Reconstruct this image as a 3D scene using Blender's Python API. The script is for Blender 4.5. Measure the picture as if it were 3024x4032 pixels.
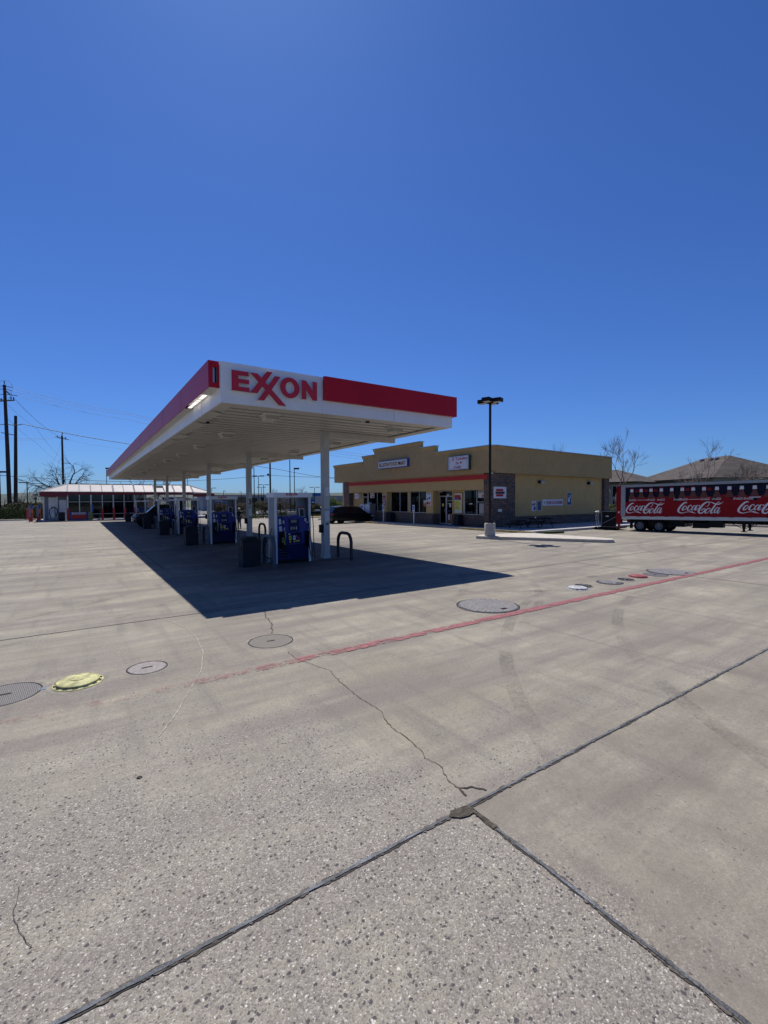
import bpy, bmesh, math, random
from mathutils import Vector, Matrix
rad = math.radians
for o in list(bpy.data.objects): bpy.data.objects.remove(o)
S = bpy.context.scene
COL = S.collection

# ------------------------------------------------------------------ camera, sky, sun, exposure
YAW, PITCH, ROLL = 0.5912, -0.0298, -0.0046
fw = Vector((math.sin(YAW)*math.cos(PITCH), math.cos(YAW)*math.cos(PITCH), math.sin(PITCH)))
rt = Vector((math.cos(YAW), -math.sin(YAW), 0)); upv = rt.cross(fw)
r2 = rt*math.cos(ROLL)+upv*math.sin(ROLL); u2 = upv*math.cos(ROLL)-rt*math.sin(ROLL)
cd = bpy.data.cameras.new('camera'); cam = bpy.data.objects.new('camera', cd); COL.objects.link(cam)
cd.sensor_fit = 'VERTICAL'; cd.sensor_height = 24; cd.lens = 24*1783.66/4032
cd.clip_start = .05; cd.clip_end = 5000
M = Matrix((r2, u2, -fw)).transposed().to_4x4(); M.translation = Vector((0, 0, 2.0)); cam.matrix_world = M
S.camera = cam
SUN = Vector((.1511, .5812, 1.0)).normalized()
w = bpy.data.worlds.new("World"); S.world = w; w.use_nodes = True
nt = w.node_tree; bgn = nt.nodes['Background']
sky = nt.nodes.new('ShaderNodeTexSky'); sky.sky_type = 'NISHITA'; sky.sun_disc = False
sky.sun_elevation = math.asin(SUN.z); sky.sun_rotation = math.atan2(SUN.x, SUN.y)
sky.air_density = 1.0; sky.dust_density = 0.35; sky.ozone_density = 3.0; sky.altitude = 200
tint = nt.nodes.new('ShaderNodeMix'); tint.data_type = 'RGBA'; tint.blend_type = 'MULTIPLY'; tint.inputs[0].default_value = 1
tint.inputs[7].default_value = (.53, .90, 1.64, 1)          # the clear, deep blue of the day
nt.links.new(sky.outputs[0], tint.inputs[6]); nt.links.new(tint.outputs[2], bgn.inputs[0]); bgn.inputs[1].default_value = 0.054
sl = bpy.data.lights.new('sun', 'SUN'); sl.energy = 5.0; sl.angle = rad(.53); sl.color = (1, .955, .9)
so = bpy.data.objects.new('sun', sl); COL.objects.link(so); so.rotation_euler = SUN.to_track_quat('Z', 'Y').to_euler()
so.location = (0, 0, 60)
S.view_settings.view_transform = 'Standard'; S.view_settings.look = 'None'
S.view_settings.exposure = 0.15; S.view_settings.gamma = 1; S.view_settings.use_curve_mapping = False
S.render.resolution_x = 768; S.render.resolution_y = 1024

random.seed(7)
def gz(y, x=99):                # the forecourt falls away very slightly, the retail lot beyond it on the right lies lower
    if y < 75: return -.007*max(y, -30)
    k = min(max((x-5)/13, 0), 1)
    return -.525+k*(max(-.525-(y-75)*.0772, -4.0)+.525)
def site(b, d, z=None):         # bearing in degrees right of the camera heading, distance ahead in metres
    r = d/math.cos(rad(b)); a = YAW+rad(b); x, y = r*math.sin(a), r*math.cos(a)
    return Vector((x, y, gz(y, x) if z is None else z))

# ------------------------------------------------------------------ materials
def P(m): return m.node_tree.nodes['Principled BSDF']
def mat(name, c, rough=.6, metal=0, var=.12, scale=6, bump=0, bscale=60, spec=None, alpha=None, var2=0, scale2=.4, coat=0):
    m = bpy.data.materials.new(name); m.use_nodes = True; n = m.node_tree.nodes; l = m.node_tree.links; p = P(m)
    p.inputs['Roughness'].default_value = rough; p.inputs['Metallic'].default_value = metal
    if spec is not None: p.inputs['Specular IOR Level'].default_value = spec
    if coat: p.inputs['Coat Weight'].default_value = coat; p.inputs['Coat Roughness'].default_value = .08
    tc = n.new('ShaderNodeTexCoord')
    if var:
        nz = n.new('ShaderNodeTexNoise'); nz.inputs['Scale'].default_value = scale; nz.inputs['Detail'].default_value = 6
        l.new(tc.outputs['Object'], nz.inputs['Vector'])
        mr = n.new('ShaderNodeMapRange'); mr.inputs['From Min'].default_value = .3; mr.inputs['From Max'].default_value = .7
        mr.inputs['To Min'].default_value = 1-var; mr.inputs['To Max'].default_value = 1+var
        l.new(nz.outputs['Fac'], mr.inputs['Value'])
        src = mr.outputs[0]
        if var2:
            n2 = n.new('ShaderNodeTexNoise'); n2.inputs['Scale'].default_value = scale2; n2.inputs['Detail'].default_value = 4
            l.new(tc.outputs['Object'], n2.inputs['Vector'])
            m2 = n.new('ShaderNodeMapRange'); m2.inputs['From Min'].default_value = .3; m2.inputs['From Max'].default_value = .7
            m2.inputs['To Min'].default_value = 1-var2; m2.inputs['To Max'].default_value = 1+var2
            l.new(n2.outputs['Fac'], m2.inputs['Value'])
            mm = n.new('ShaderNodeMath'); mm.operation = 'MULTIPLY'; l.new(src, mm.inputs[0]); l.new(m2.outputs[0], mm.inputs[1]); src = mm.outputs[0]
        vm = n.new('ShaderNodeVectorMath'); vm.operation = 'SCALE'; vm.inputs[0].default_value = c
        l.new(src, vm.inputs['Scale']); l.new(vm.outputs[0], p.inputs['Base Color'])
    else: p.inputs['Base Color'].default_value = (*c, 1)
    if bump:
        nb = n.new('ShaderNodeTexNoise'); nb.inputs['Scale'].default_value = bscale; nb.inputs['Detail'].default_value = 3
        l.new(tc.outputs['Object'], nb.inputs['Vector'])
        b = n.new('ShaderNodeBump'); b.inputs['Strength'].default_value = bump; b.inputs['Distance'].default_value = .02
        l.new(nb.outputs['Fac'], b.inputs['Height']); l.new(b.outputs[0], p.inputs['Normal'])
    return m
def N(nt, typ, **kw):
    n = nt.nodes.new(typ)
    for k, v in kw.items():
        if k in n.inputs: n.inputs[k].default_value = v
        else: setattr(n, k, v)
    return n
def rng(nt, src, a, b, c=0, d=1):
    m = N(nt, 'ShaderNodeMapRange'); m.inputs['From Min'].default_value = a; m.inputs['From Max'].default_value = b
    m.inputs['To Min'].default_value = c; m.inputs['To Max'].default_value = d; nt.links.new(src, m.inputs['Value']); return m.outputs[0]
def mixc(nt, f, a, b):
    m = N(nt, 'ShaderNodeMix', data_type='RGBA')
    if isinstance(f, float): m.inputs[0].default_value = f
    else: nt.links.new(f, m.inputs[0])
    for i, v in ((6, a), (7, b)):
        if isinstance(v, tuple): m.inputs[i].default_value = (*v, 1)
        else: nt.links.new(v, m.inputs[i])
    return m.outputs[2]
def mth(nt, op, a, b):
    m = N(nt, 'ShaderNodeMath', operation=op)
    for i, v in ((0, a), (1, b)):
        if isinstance(v, (int, float)): m.inputs[i].default_value = v
        else: nt.links.new(v, m.inputs[i])
    return m.outputs[0]

def concrete():
    m = bpy.data.materials.new('worn_concrete'); m.use_nodes = True; t = m.node_tree; L = t.links; p = P(m)
    tc = N(t, 'ShaderNodeTexCoord'); co = tc.outputs['Object']
    sep = N(t, 'ShaderNodeSeparateXYZ'); L.new(co, sep.inputs[0])
    def noise(scale, detail=5, vec=None, rough=.55):
        n = N(t, 'ShaderNodeTexNoise', Scale=scale, Detail=detail, Roughness=rough); L.new(vec or co, n.inputs['Vector']); return n.outputs['Fac']
    mp = N(t, 'ShaderNodeMapping'); mp.inputs['Scale'].default_value = (.22, 1.6, 1); mp.inputs['Rotation'].default_value = (0, 0, .16); L.new(co, mp.inputs[0])
    streak = noise(1.1, 6, mp.outputs[0], .65)
    mp2 = N(t, 'ShaderNodeMapping'); mp2.inputs['Scale'].default_value = (2.2, .25, 1); mp2.inputs['Rotation'].default_value = (0, 0, -.35); L.new(co, mp2.inputs[0])
    tyre = noise(2.0, 4, mp2.outputs[0], .5)
    big = noise(.38, 8, None, .62); mid = noise(2.3, 7, None, .65); fine = noise(38, 5, None, .7); vfine = noise(160, 3)
    col = mixc(t, rng(t, big, .35, .65), (.225, .205, .155), (.338, .308, .238))
    col = mixc(t, rng(t, streak, .38, .62, 0, .85), col, (.165, .145, .126))
    col = mixc(t, rng(t, mid, .42, .70, 0, .55), col, (.175, .153, .131))
    col = mixc(t, rng(t, tyre, .54, .72, 0, .5), col, (.135, .121, .108))
    # oily concrete at the pumps, with some canopy shade painted into its colour
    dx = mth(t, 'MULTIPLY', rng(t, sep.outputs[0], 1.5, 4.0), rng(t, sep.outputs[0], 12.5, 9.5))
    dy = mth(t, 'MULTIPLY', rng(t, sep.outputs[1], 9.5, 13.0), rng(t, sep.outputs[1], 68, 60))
    oil_shade = mth(t, 'MULTIPLY', mth(t, 'MULTIPLY', dx, dy), rng(t, noise(.7, 5), .3, .6, .6, 1))
    col = mixc(t, mth(t, 'MULTIPLY', oil_shade, .82), col, (.045, .043, .045))
    sc = N(t, 'ShaderNodeVectorMath', operation='SCALE'); L.new(col, sc.inputs[0]); L.new(mth(t, 'MULTIPLY', rng(t, fine, .3, .7, .84, 1.16), rng(t, noise(120, 4, None, .8), .3, .7, .74, 1.26)), sc.inputs['Scale']); col = sc.outputs[0]
    # exposed aggregate where the surface has worn off
    near = mth(t, 'ADD', rng(t, sep.outputs[1], 5.2, 1.2, 0, 1), rng(t, sep.outputs[0], 3.6, .2, -.35, .25))
    smooth = mth(t, 'MULTIPLY', rng(t, sep.outputs[0], 2.0, 2.12, 0, 1), rng(t, sep.outputs[1], 2.16, 2.08, .25, 1))   # the slabs right of the joints are less worn
    wear = rng(t, mth(t, 'SUBTRACT', mth(t, 'ADD', mth(t, 'MULTIPLY', near, .75), mth(t, 'MULTIPLY', noise(1.1, 7, None, .6), 1.15)), mth(t, 'MULTIPLY', smooth, .42)), .72, 1.12, .0, 1)
    col = mixc(t, mth(t, 'MULTIPLY', smooth, rng(t, noise(1.6, 5), .4, .62, .05, .5)), col, (.155, .129, .103))
    dn = N(t, 'ShaderNodeTexNoise', Scale=55, Detail=3); L.new(co, dn.inputs['Vector'])
    dv_ = N(t, 'ShaderNodeVectorMath', operation='SCALE'); L.new(dn.outputs['Color'], dv_.inputs[0]); dv_.inputs['Scale'].default_value = .022
    da = N(t, 'ShaderNodeVectorMath', operation='ADD'); L.new(co, da.inputs[0]); L.new(dv_.outputs[0], da.inputs[1]); cod = da.outputs[0]
    v = N(t, 'ShaderNodeTexVoronoi', Scale=118, Randomness=1.0); L.new(cod, v.inputs['Vector'])
    wh = N(t, 'ShaderNodeSeparateColor'); L.new(v.outputs['Color'], wh.inputs[0])
    peb = N(t, 'ShaderNodeValToRGB'); L.new(wh.outputs[0], peb.inputs[0]); e = peb.color_ramp
    e.elements[0].position = 0; e.elements[0].color = (.07, .064, .062, 1); e.elements[1].position = 1; e.elements[1].color = (.66, .61, .54, 1)
    for pos, c in ((.2, (.135, .12, .115)), (.5, (.235, .212, .185)), (.84, (.33, .305, .27)), (.95, (.44, .41, .37))):
        k = e.elements.new(pos); k.color = (*c, 1)
    peb_m = mth(t, 'MULTIPLY', rng(t, v.outputs['Distance'], .75, .30), wear)
    col = mixc(t, mth(t, 'MULTIPLY', peb_m, .85), col, peb.outputs[0])
    # dark round pits / stones
    v2 = N(t, 'ShaderNodeTexVoronoi', Scale=38); L.new(cod, v2.inputs['Vector'])
    s2 = N(t, 'ShaderNodeSeparateColor'); L.new(v2.outputs['Color'], s2.inputs[0])
    pick = mth(t, 'GREATER_THAN', mth(t, 'ADD', s2.outputs[0], mth(t, 'MULTIPLY', wear, .40)), .88)
    size = rng(t, s2.outputs[1], 0, 1, .12, .36)
    pit = mth(t, 'MULTIPLY', pick, mth(t, 'LESS_THAN', v2.outputs['Distance'], size))
    col = mixc(t, mth(t, 'MULTIPLY', pit, rng(t, wear, 0, .6, .35, .88)), col, (.048, .044, .048))
    # old drips and gum spots
    v3 = N(t, 'ShaderNodeTexVoronoi', Scale=4.2); L.new(co, v3.inputs['Vector'])
    s3 = N(t, 'ShaderNodeSeparateColor'); L.new(v3.outputs['Color'], s3.inputs[0])
    wob = mth(t, 'ADD', v3.outputs['Distance'], mth(t, 'MULTIPLY', noise(22, 3), .12))
    spot = mth(t, 'MULTIPLY', mth(t, 'GREATER_THAN', s3.outputs[0], .62), rng(t, wob, .17, .12))
    col = mixc(t, mth(t, 'MULTIPLY', spot, .62), col, (.16, .14, .125))
    L.new(col, p.inputs['Base Color']); p.inputs['Roughness'].default_value = .85; p.inputs['Specular IOR Level'].default_value = .3
    h = mth(t, 'ADD', mth(t, 'MULTIPLY', peb_m, .5), mth(t, 'SUBTRACT', mth(t, 'MULTIPLY', vfine, .35), mth(t, 'MULTIPLY', pit, .9)))
    b = N(t, 'ShaderNodeBump', Strength=.55, Distance=.004); L.new(h, b.inputs['Height']); L.new(b.outputs[0], p.inputs['Normal'])
    return m
def brick(name, c1, c2, mort, sx=2.2, sy=5):
    m = bpy.data.materials.new(name); m.use_nodes = True; t = m.node_tree; L = t.links; p = P(m)
    tc = N(t, 'ShaderNodeTexCoord'); sep = N(t, 'ShaderNodeSeparateXYZ'); L.new(tc.outputs['Object'], sep.inputs[0])
    cb = N(t, 'ShaderNodeCombineXYZ'); L.new(mth(t, 'ADD', sep.outputs[0], sep.outputs[1]), cb.inputs[0]); L.new(sep.outputs[2], cb.inputs[1])
    br = N(t, 'ShaderNodeTexBrick'); br.inputs['Scale'].default_value = 1; br.inputs['Brick Width'].default_value = .42; br.inputs['Row Height'].default_value = .13
    br.inputs['Mortar Size'].default_value = .012; br.inputs['Bias'].default_value = 0
    br.inputs['Color1'].default_value = (*c1, 1); br.inputs['Color2'].default_value = (*c2, 1); br.inputs['Mortar'].default_value = (*mort, 1)
    L.new(cb.outputs[0], br.inputs['Vector'])
    nz = N(t, 'ShaderNodeTexNoise', Scale=9, Detail=4); L.new(tc.outputs['Object'], nz.inputs['Vector'])
    s = N(t, 'ShaderNodeVectorMath', operation='SCALE'); L.new(br.outputs[0], s.inputs[0]); L.new(rng(t, nz.outputs['Fac'], .3, .7, .55, 1.5), s.inputs['Scale'])
    L.new(s.outputs[0], p.inputs['Base Color']); p.inputs['Roughness'].default_value = .9
    b = N(t, 'ShaderNodeBump', Strength=.8, Distance=.02); L.new(br.outputs['Fac'], b.inputs['Height']); b.invert = True; L.new(b.outputs[0], p.inputs['Normal'])
    return m
def worn_paint():
    m = bpy.data.materials.new('worn_red_paint'); m.use_nodes = True; t = m.node_tree; L = t.links; p = P(m)
    tc = N(t, 'ShaderNodeTexCoord'); co = tc.outputs['Object']; sep = N(t, 'ShaderNodeSeparateXYZ'); L.new(co, sep.inputs[0])
    n1 = N(t, 'ShaderNodeTexNoise', Scale=3.2, Detail=8, Roughness=.75); L.new(co, n1.inputs['Vector'])
    n2 = N(t, 'ShaderNodeTexNoise', Scale=26, Detail=6, Roughness=.8); L.new(co, n2.inputs['Vector'])
    thr = mth(t, 'ADD', mth(t, 'MULTIPLY', n1.outputs['Fac'], .5), mth(t, 'MULTIPLY', n2.outputs['Fac'], .5))
    xf = rng(t, sep.outputs[0], .3, 6.5, .53, .455)
    edge = mth(t, 'ABSOLUTE', mth(t, 'SUBTRACT', sep.outputs[1], 5.31), 0)
    keep = rng(t, mth(t, 'SUBTRACT', thr, mth(t, 'ADD', xf, rng(t, edge, .07, .14, 0, .2))), -.035, .035)
    keep = mth(t, 'MULTIPLY', keep, rng(t, sep.outputs[0], .5, 2.6, .25, .95))
    L.new(mixc(t, rng(t, n2.outputs['Fac'], .3, .7), (.20, .040, .05), (.29, .10, .10)), p.inputs['Base Color']); p.inputs['Roughness'].default_value = .7
    L.new(keep, p.inputs['Alpha'])
    return m
def glass(name, c=(.02, .025, .03), rough=.06):
    m = mat(name, (.008, .009, .012) if c == (.02, .025, .03) else c, rough, var=0); P(m).inputs['Specular IOR Level'].default_value = .35; return m
def striped(name, c1, c2, scale, axis=2):
    m = bpy.data.materials.new(name); m.use_nodes = True; t = m.node_tree; L = t.links; p = P(m)
    tc = N(t, 'ShaderNodeTexCoord'); sep = N(t, 'ShaderNodeSeparateXYZ'); L.new(tc.outputs['Object'], sep.inputs[0])
    f = mth(t, 'FRACT', mth(t, 'MULTIPLY', sep.outputs[axis], scale), 0)
    L.new(mixc(t, mth(t, 'GREATER_THAN', f, .5), c1, c2), p.inputs['Base Color']); p.inputs['Roughness'].default_value = .6
    return m
def treadplate():
    m = bpy.data.materials.new('tread_steel'); m.use_nodes = True; t = m.node_tree; L = t.links; p = P(m)
    tc = N(t, 'ShaderNodeTexCoord'); sep = N(t, 'ShaderNodeSeparateXYZ'); L.new(tc.outputs['Object'], sep.inputs[0])
    a = mth(t, 'SINE', mth(t, 'MULTIPLY', mth(t, 'ADD', sep.outputs[0], sep.outputs[1]), 190), 0)
    b = mth(t, 'SINE', mth(t, 'MULTIPLY', mth(t, 'SUBTRACT', sep.outputs[0], sep.outputs[1]), 190), 0)
    k = rng(t, mth(t, 'MULTIPLY', a, b), -.2, .5)
    L.new(mixc(t, k, (.06, .052, .045), (.20, .18, .155)), p.inputs['Base Color']); p.inputs['Roughness'].default_value = .5; p.inputs['Metallic'].default_value = .2
    bb = N(t, 'ShaderNodeBump', Strength=.6, Distance=.004); L.new(k, bb.inputs['Height']); L.new(bb.outputs[0], p.inputs['Normal'])
    return m
def leaf(name, c1, c2, scale=2.0):
    m = bpy.data.materials.new(name); m.use_nodes = True; t = m.node_tree; L = t.links; p = P(m)
    tc = N(t, 'ShaderNodeTexCoord'); nz = N(t, 'ShaderNodeTexNoise', Scale=scale, Detail=5); L.new(tc.outputs['Object'], nz.inputs['Vector'])
    L.new(mixc(t, rng(t, nz.outputs['Fac'], .35, .65), c1, c2), p.inputs['Base Color']); p.inputs['Roughness'].default_value = .75; p.inputs['Specular IOR Level'].default_value = .2
    return m
def shingle(name, c):
    m = bpy.data.materials.new(name); m.use_nodes = True; t = m.node_tree; L = t.links; p = P(m)
    tc = N(t, 'ShaderNodeTexCoord'); sep = N(t, 'ShaderNodeSeparateXYZ'); L.new(tc.outputs['Object'], sep.inputs[0])
    cb = N(t, 'ShaderNodeCombineXYZ'); L.new(mth(t, 'ADD', sep.outputs[0], sep.outputs[1]), cb.inputs[0]); L.new(mth(t, 'MULTIPLY', sep.outputs[2], 2.2), cb.inputs[1])
    br = N(t, 'ShaderNodeTexBrick'); br.inputs['Scale'].default_value = 1; br.inputs['Brick Width'].default_value = .5; br.inputs['Row Height'].default_value = .24; br.inputs['Mortar Size'].default_value = .02
    br.inputs['Color1'].default_value = (*[q*1.25 for q in c], 1); br.inputs['Color2'].default_value = (*[q*.8 for q in c], 1); br.inputs['Mortar'].default_value = (*[q*.5 for q in c], 1); L.new(cb.outputs[0], br.inputs['Vector'])
    nz = N(t, 'ShaderNodeTexNoise', Scale=.8, Detail=7); L.new(tc.outputs['Object'], nz.inputs['Vector'])
    sc = N(t, 'ShaderNodeVectorMath', operation='SCALE'); L.new(br.outputs[0], sc.inputs[0]); L.new(rng(t, nz.outputs['Fac'], .3, .7, .7, 1.3), sc.inputs['Scale']); L.new(sc.outputs[0], p.inputs['Base Color']); p.inputs['Roughness'].default_value = .95
    return m

K = {}
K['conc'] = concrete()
K['conc_pale'] = mat('pale_concrete', (.44, .40, .34), .9, var=.14, scale=3, bump=.3)
K['conc_walk'] = mat('walkway_concrete', (.36, .35, .34), .9, var=.15, scale=2, bump=.2)
K['conc_yel'] = mat('faded_yellow_kerb', (.46, .37, .16), .9, var=.3, scale=5)
K['asph'] = mat('asphalt', (.10, .10, .10), .9, var=.2, scale=.8)
K['sealant'] = mat('joint_sealant', (.085, .092, .10), .7, var=.55, scale=9, bump=1.0, bscale=40, var2=.45, scale2=2.2)
K['crackm'] = mat('crack_dark', (.05, .042, .035), 1, var=.4, scale=20)
K['dirt'] = mat('packed_dirt', (.065, .055, .04), 1, var=.5, scale=20, bump=.8, bscale=60)
K['redline'] = worn_paint()
K['scuff'] = mat('pale_scuff', (.40, .355, .30), .9, var=.2)
K['white'] = mat('white_metal', (.72, .74, .76), .45, var=.05, scale=1.5, var2=.05)
K['whiteplas'] = mat('white_plastic', (.70, .71, .72), .4, var=.05)
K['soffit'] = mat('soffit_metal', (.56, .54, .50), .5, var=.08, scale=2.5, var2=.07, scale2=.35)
K['revealshade'] = mat('soffit_reveal_shade', (.37, .36, .335), .7, var=.1)  # groove faces between the pans, the gap's shade put into a darker colour
K['colw'] = mat('column_paint', (.46, .465, .46), .5, var=.08, scale=3)
K['red'] = mat('red_fascia', (.42, .008, .024), .4, var=.09, scale=.8, spec=.2)
K['redl'] = mat('red_letter', (.50, .008, .02), .3, var=.04)
K['redp'] = mat('red_paint', (.50, .02, .012), .5, var=.1)
K['lampcover'] = mat('lamp_cover', (.40, .40, .36), .3, var=.05)
K['black'] = mat('black_plastic', (.007, .007, .009), .5, var=.1, spec=.15)
K['darkmetal'] = mat('dark_bronze_metal', (.014, .012, .015), .55, var=.1, spec=.2)
K['steel'] = mat('brushed_steel', (.38, .40, .42), .35, metal=.7, var=.12, scale=4)
K['greypaint'] = mat('grey_paint', (.15, .18, .215), .4, var=.08)
K['bluepump'] = mat('blue_pump_panel', (.004, .014, .19), .5, var=.06)
K['bluelow'] = mat('blue_lower_panel', (.002, .004, .06), .5, var=.06, spec=.2)
K['screen'] = mat('lcd_screen', (.10, .16, .14), .2, var=.05)
K['yellow'] = mat('yellow_label', (.62, .55, .08), .5, var=.1)
K['yellowc'] = mat('yellow_cover_paint', (.36, .345, .15), .7, var=.55, scale=14)
K['green'] = mat('green_nozzle', (.05, .22, .08), .4, var=.1)
K['paper'] = mat('paper_notice', (.62, .64, .66), .7, var=.12, scale=18)
K['orange'] = mat('orange_plastic', (.75, .12, .02), .4, var=.05)
K['stuccoj'] = mat('stucco_joint_shade', (.27, .20, .10), .95, var=.1)
K['stucco'] = mat('tan_stucco', (.41, .285, .13), .9, var=.06, scale=2, bump=.3, bscale=90, var2=.06)
K['stucco2'] = mat('yellow_stucco', (.50, .35, .145), .9, var=.05, scale=2, bump=.3, bscale=90)
K['stripe'] = mat('red_stripe', (.46, .02, .015), .7, var=.08)
K['stone'] = brick('stone_veneer', (.19, .12, .085), (.10, .085, .08), (.05, .042, .036))
K['coping'] = mat('metal_coping', (.34, .42, .45), .35, metal=.4, var=.08)
K['alum'] = mat('aluminium_frame', (.50, .52, .53), .35, metal=.3, var=.05)
K['glass'] = glass('dark_glass')
def clear_glass():
    m = bpy.data.materials.new('tinted_window_glass'); m.use_nodes = True; t = m.node_tree; t.nodes.clear(); L = t.links
    o = N(t, 'ShaderNodeOutputMaterial'); tr_ = N(t, 'ShaderNodeBsdfTransparent'); tr_.inputs[0].default_value = (.34, .36, .38, 1); gl = N(t, 'ShaderNodeBsdfGlossy'); gl.inputs['Roughness'].default_value = .03; gl.inputs['Color'].default_value = (.8, .85, .9, 1)
    fr = N(t, 'ShaderNodeFresnel'); fr.inputs[0].default_value = 1.45; mx = N(t, 'ShaderNodeMixShader'); L.new(fr.outputs[0], mx.inputs[0]); L.new(tr_.outputs[0], mx.inputs[1]); L.new(gl.outputs[0], mx.inputs[2]); L.new(mx.outputs[0], o.inputs[0]); return m
K['clear'] = clear_glass()
K['interior'] = mat('store_interior', (.03, .035, .045), .8, var=.5, scale=4)
K['bluef'] = mat('blue_sign_frame', (.02, .05, .36), .4, var=.05)
K['greenf'] = mat('green_sign_frame', (.015, .07, .045), .4, var=.05)
K['cream'] = mat('cream_sign_face', (.62, .63, .52), .5, var=.05)
K['lilac'] = mat('white_sign_face', (.66, .66, .72), .5, var=.05)
K['ink'] = mat('dark_red_ink', (.20, .01, .012), .6, var=.1)
K['inkred'] = mat('red_ink', (.40, .015, .03), .6, var=.1)
K['inkblk'] = mat('black_ink', (.02, .02, .022), .6, var=.1)
K['inkblue'] = mat('blue_ink', (.02, .06, .22), .6, var=.1)
K['wood'] = mat('dark_weathered_wood', (.03, .022, .022), .9, var=.3, scale=12, spec=.1)
K['rubber'] = mat('tyre_rubber', (.009, .009, .010), .9, var=.15, spec=.1)
K['rimgrey'] = mat('trailer_rim', (.16, .17, .18), .5, metal=.2, var=.2, scale=12)
K['trailgrey'] = mat('trailer_aluminium', (.30, .32, .34), .35, metal=.35, var=.08)
K['trailprint'] = mat('trailer_print_navy', (.012, .011, .024), .7, var=.4, scale=.8, spec=.1)
K['trailred'] = mat('trailer_print_red', (.24, .004, .009), .65, var=.1, spec=.2)
K['logowhite'] = mat('logo_white', (.66, .67, .68), .4, var=.03)
K['bottleglass'] = mat('bottle_brown', (.10, .018, .012), .3, var=.3, scale=8)
K['bark'] = mat('bark', (.075, .062, .055), .95, var=.3, scale=6)
K['barkpale'] = mat('pale_bark', (.20, .16, .135), .95, var=.3, scale=6)
K['twig'] = mat('twigs', (.11, .085, .08), .95, var=.3, scale=6)
K['pole'] = mat('creosote_pole', (.05, .035, .028), .9, var=.25, scale=3)
K['wire'] = mat('cable', (.03, .035, .045), .6, var=0)
K['thinwire'] = mat('thin_conductor', (.16, .20, .27), .6, var=0)
K['leafdark'] = leaf('hedge_leaves', (.035, .055, .014), (.075, .10, .03))
K['leafolive'] = leaf('olive_leaves', (.07, .075, .03), (.13, .12, .05))
K['leafbright'] = leaf('spring_leaves', (.11, .15, .03), (.2, .24, .06))
K['leafbrown'] = leaf('brown_brush', (.10, .07, .045), (.16, .12, .075))
K['leafrust'] = leaf('rust_leaves', (.07, .045, .02), (.11, .075, .03))
K['grass'] = leaf('grass_blades', (.05, .075, .02), (.12, .13, .05), 1.2)
K['grassflat'] = mat('grass_ground', (.045, .055, .025), 1, var=.35, scale=3)
K['shingle'] = shingle('brown_shingles', (.062, .050, .043))
K['siding'] = mat('tan_siding', (.34, .30, .24), .8, var=.08)
K['storegrey'] = mat('store_grey_wall', (.28, .27, .27), .8, var=.1, scale=.3)
K['storeblue'] = mat('store_blue_wall', (.012, .10, .26), .7, var=.06, scale=.3)
K['glassroof'] = mat('translucent_roof_panel', (.19, .175, .185), .6, var=.25, scale=1.4)
K['maroon'] = mat('maroon_fascia', (.13, .008, .02), .5, var=.06)
K['hazard'] = striped('yellow_black_hazard', (.5, .48, .12), (.02, .02, .02), 5.4)
K['silver'] = mat('silver_paint', (.55, .57, .6), .3, metal=.5, var=.03)
K['tube'] = mat('lit_tube', (1, 1, 1), .5, var=0)
P(K['tube']).inputs['Emission Color'].default_value = (1, .97, .9, 1); P(K['tube']).inputs['Emission Strength'].default_value = 1.1

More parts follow.
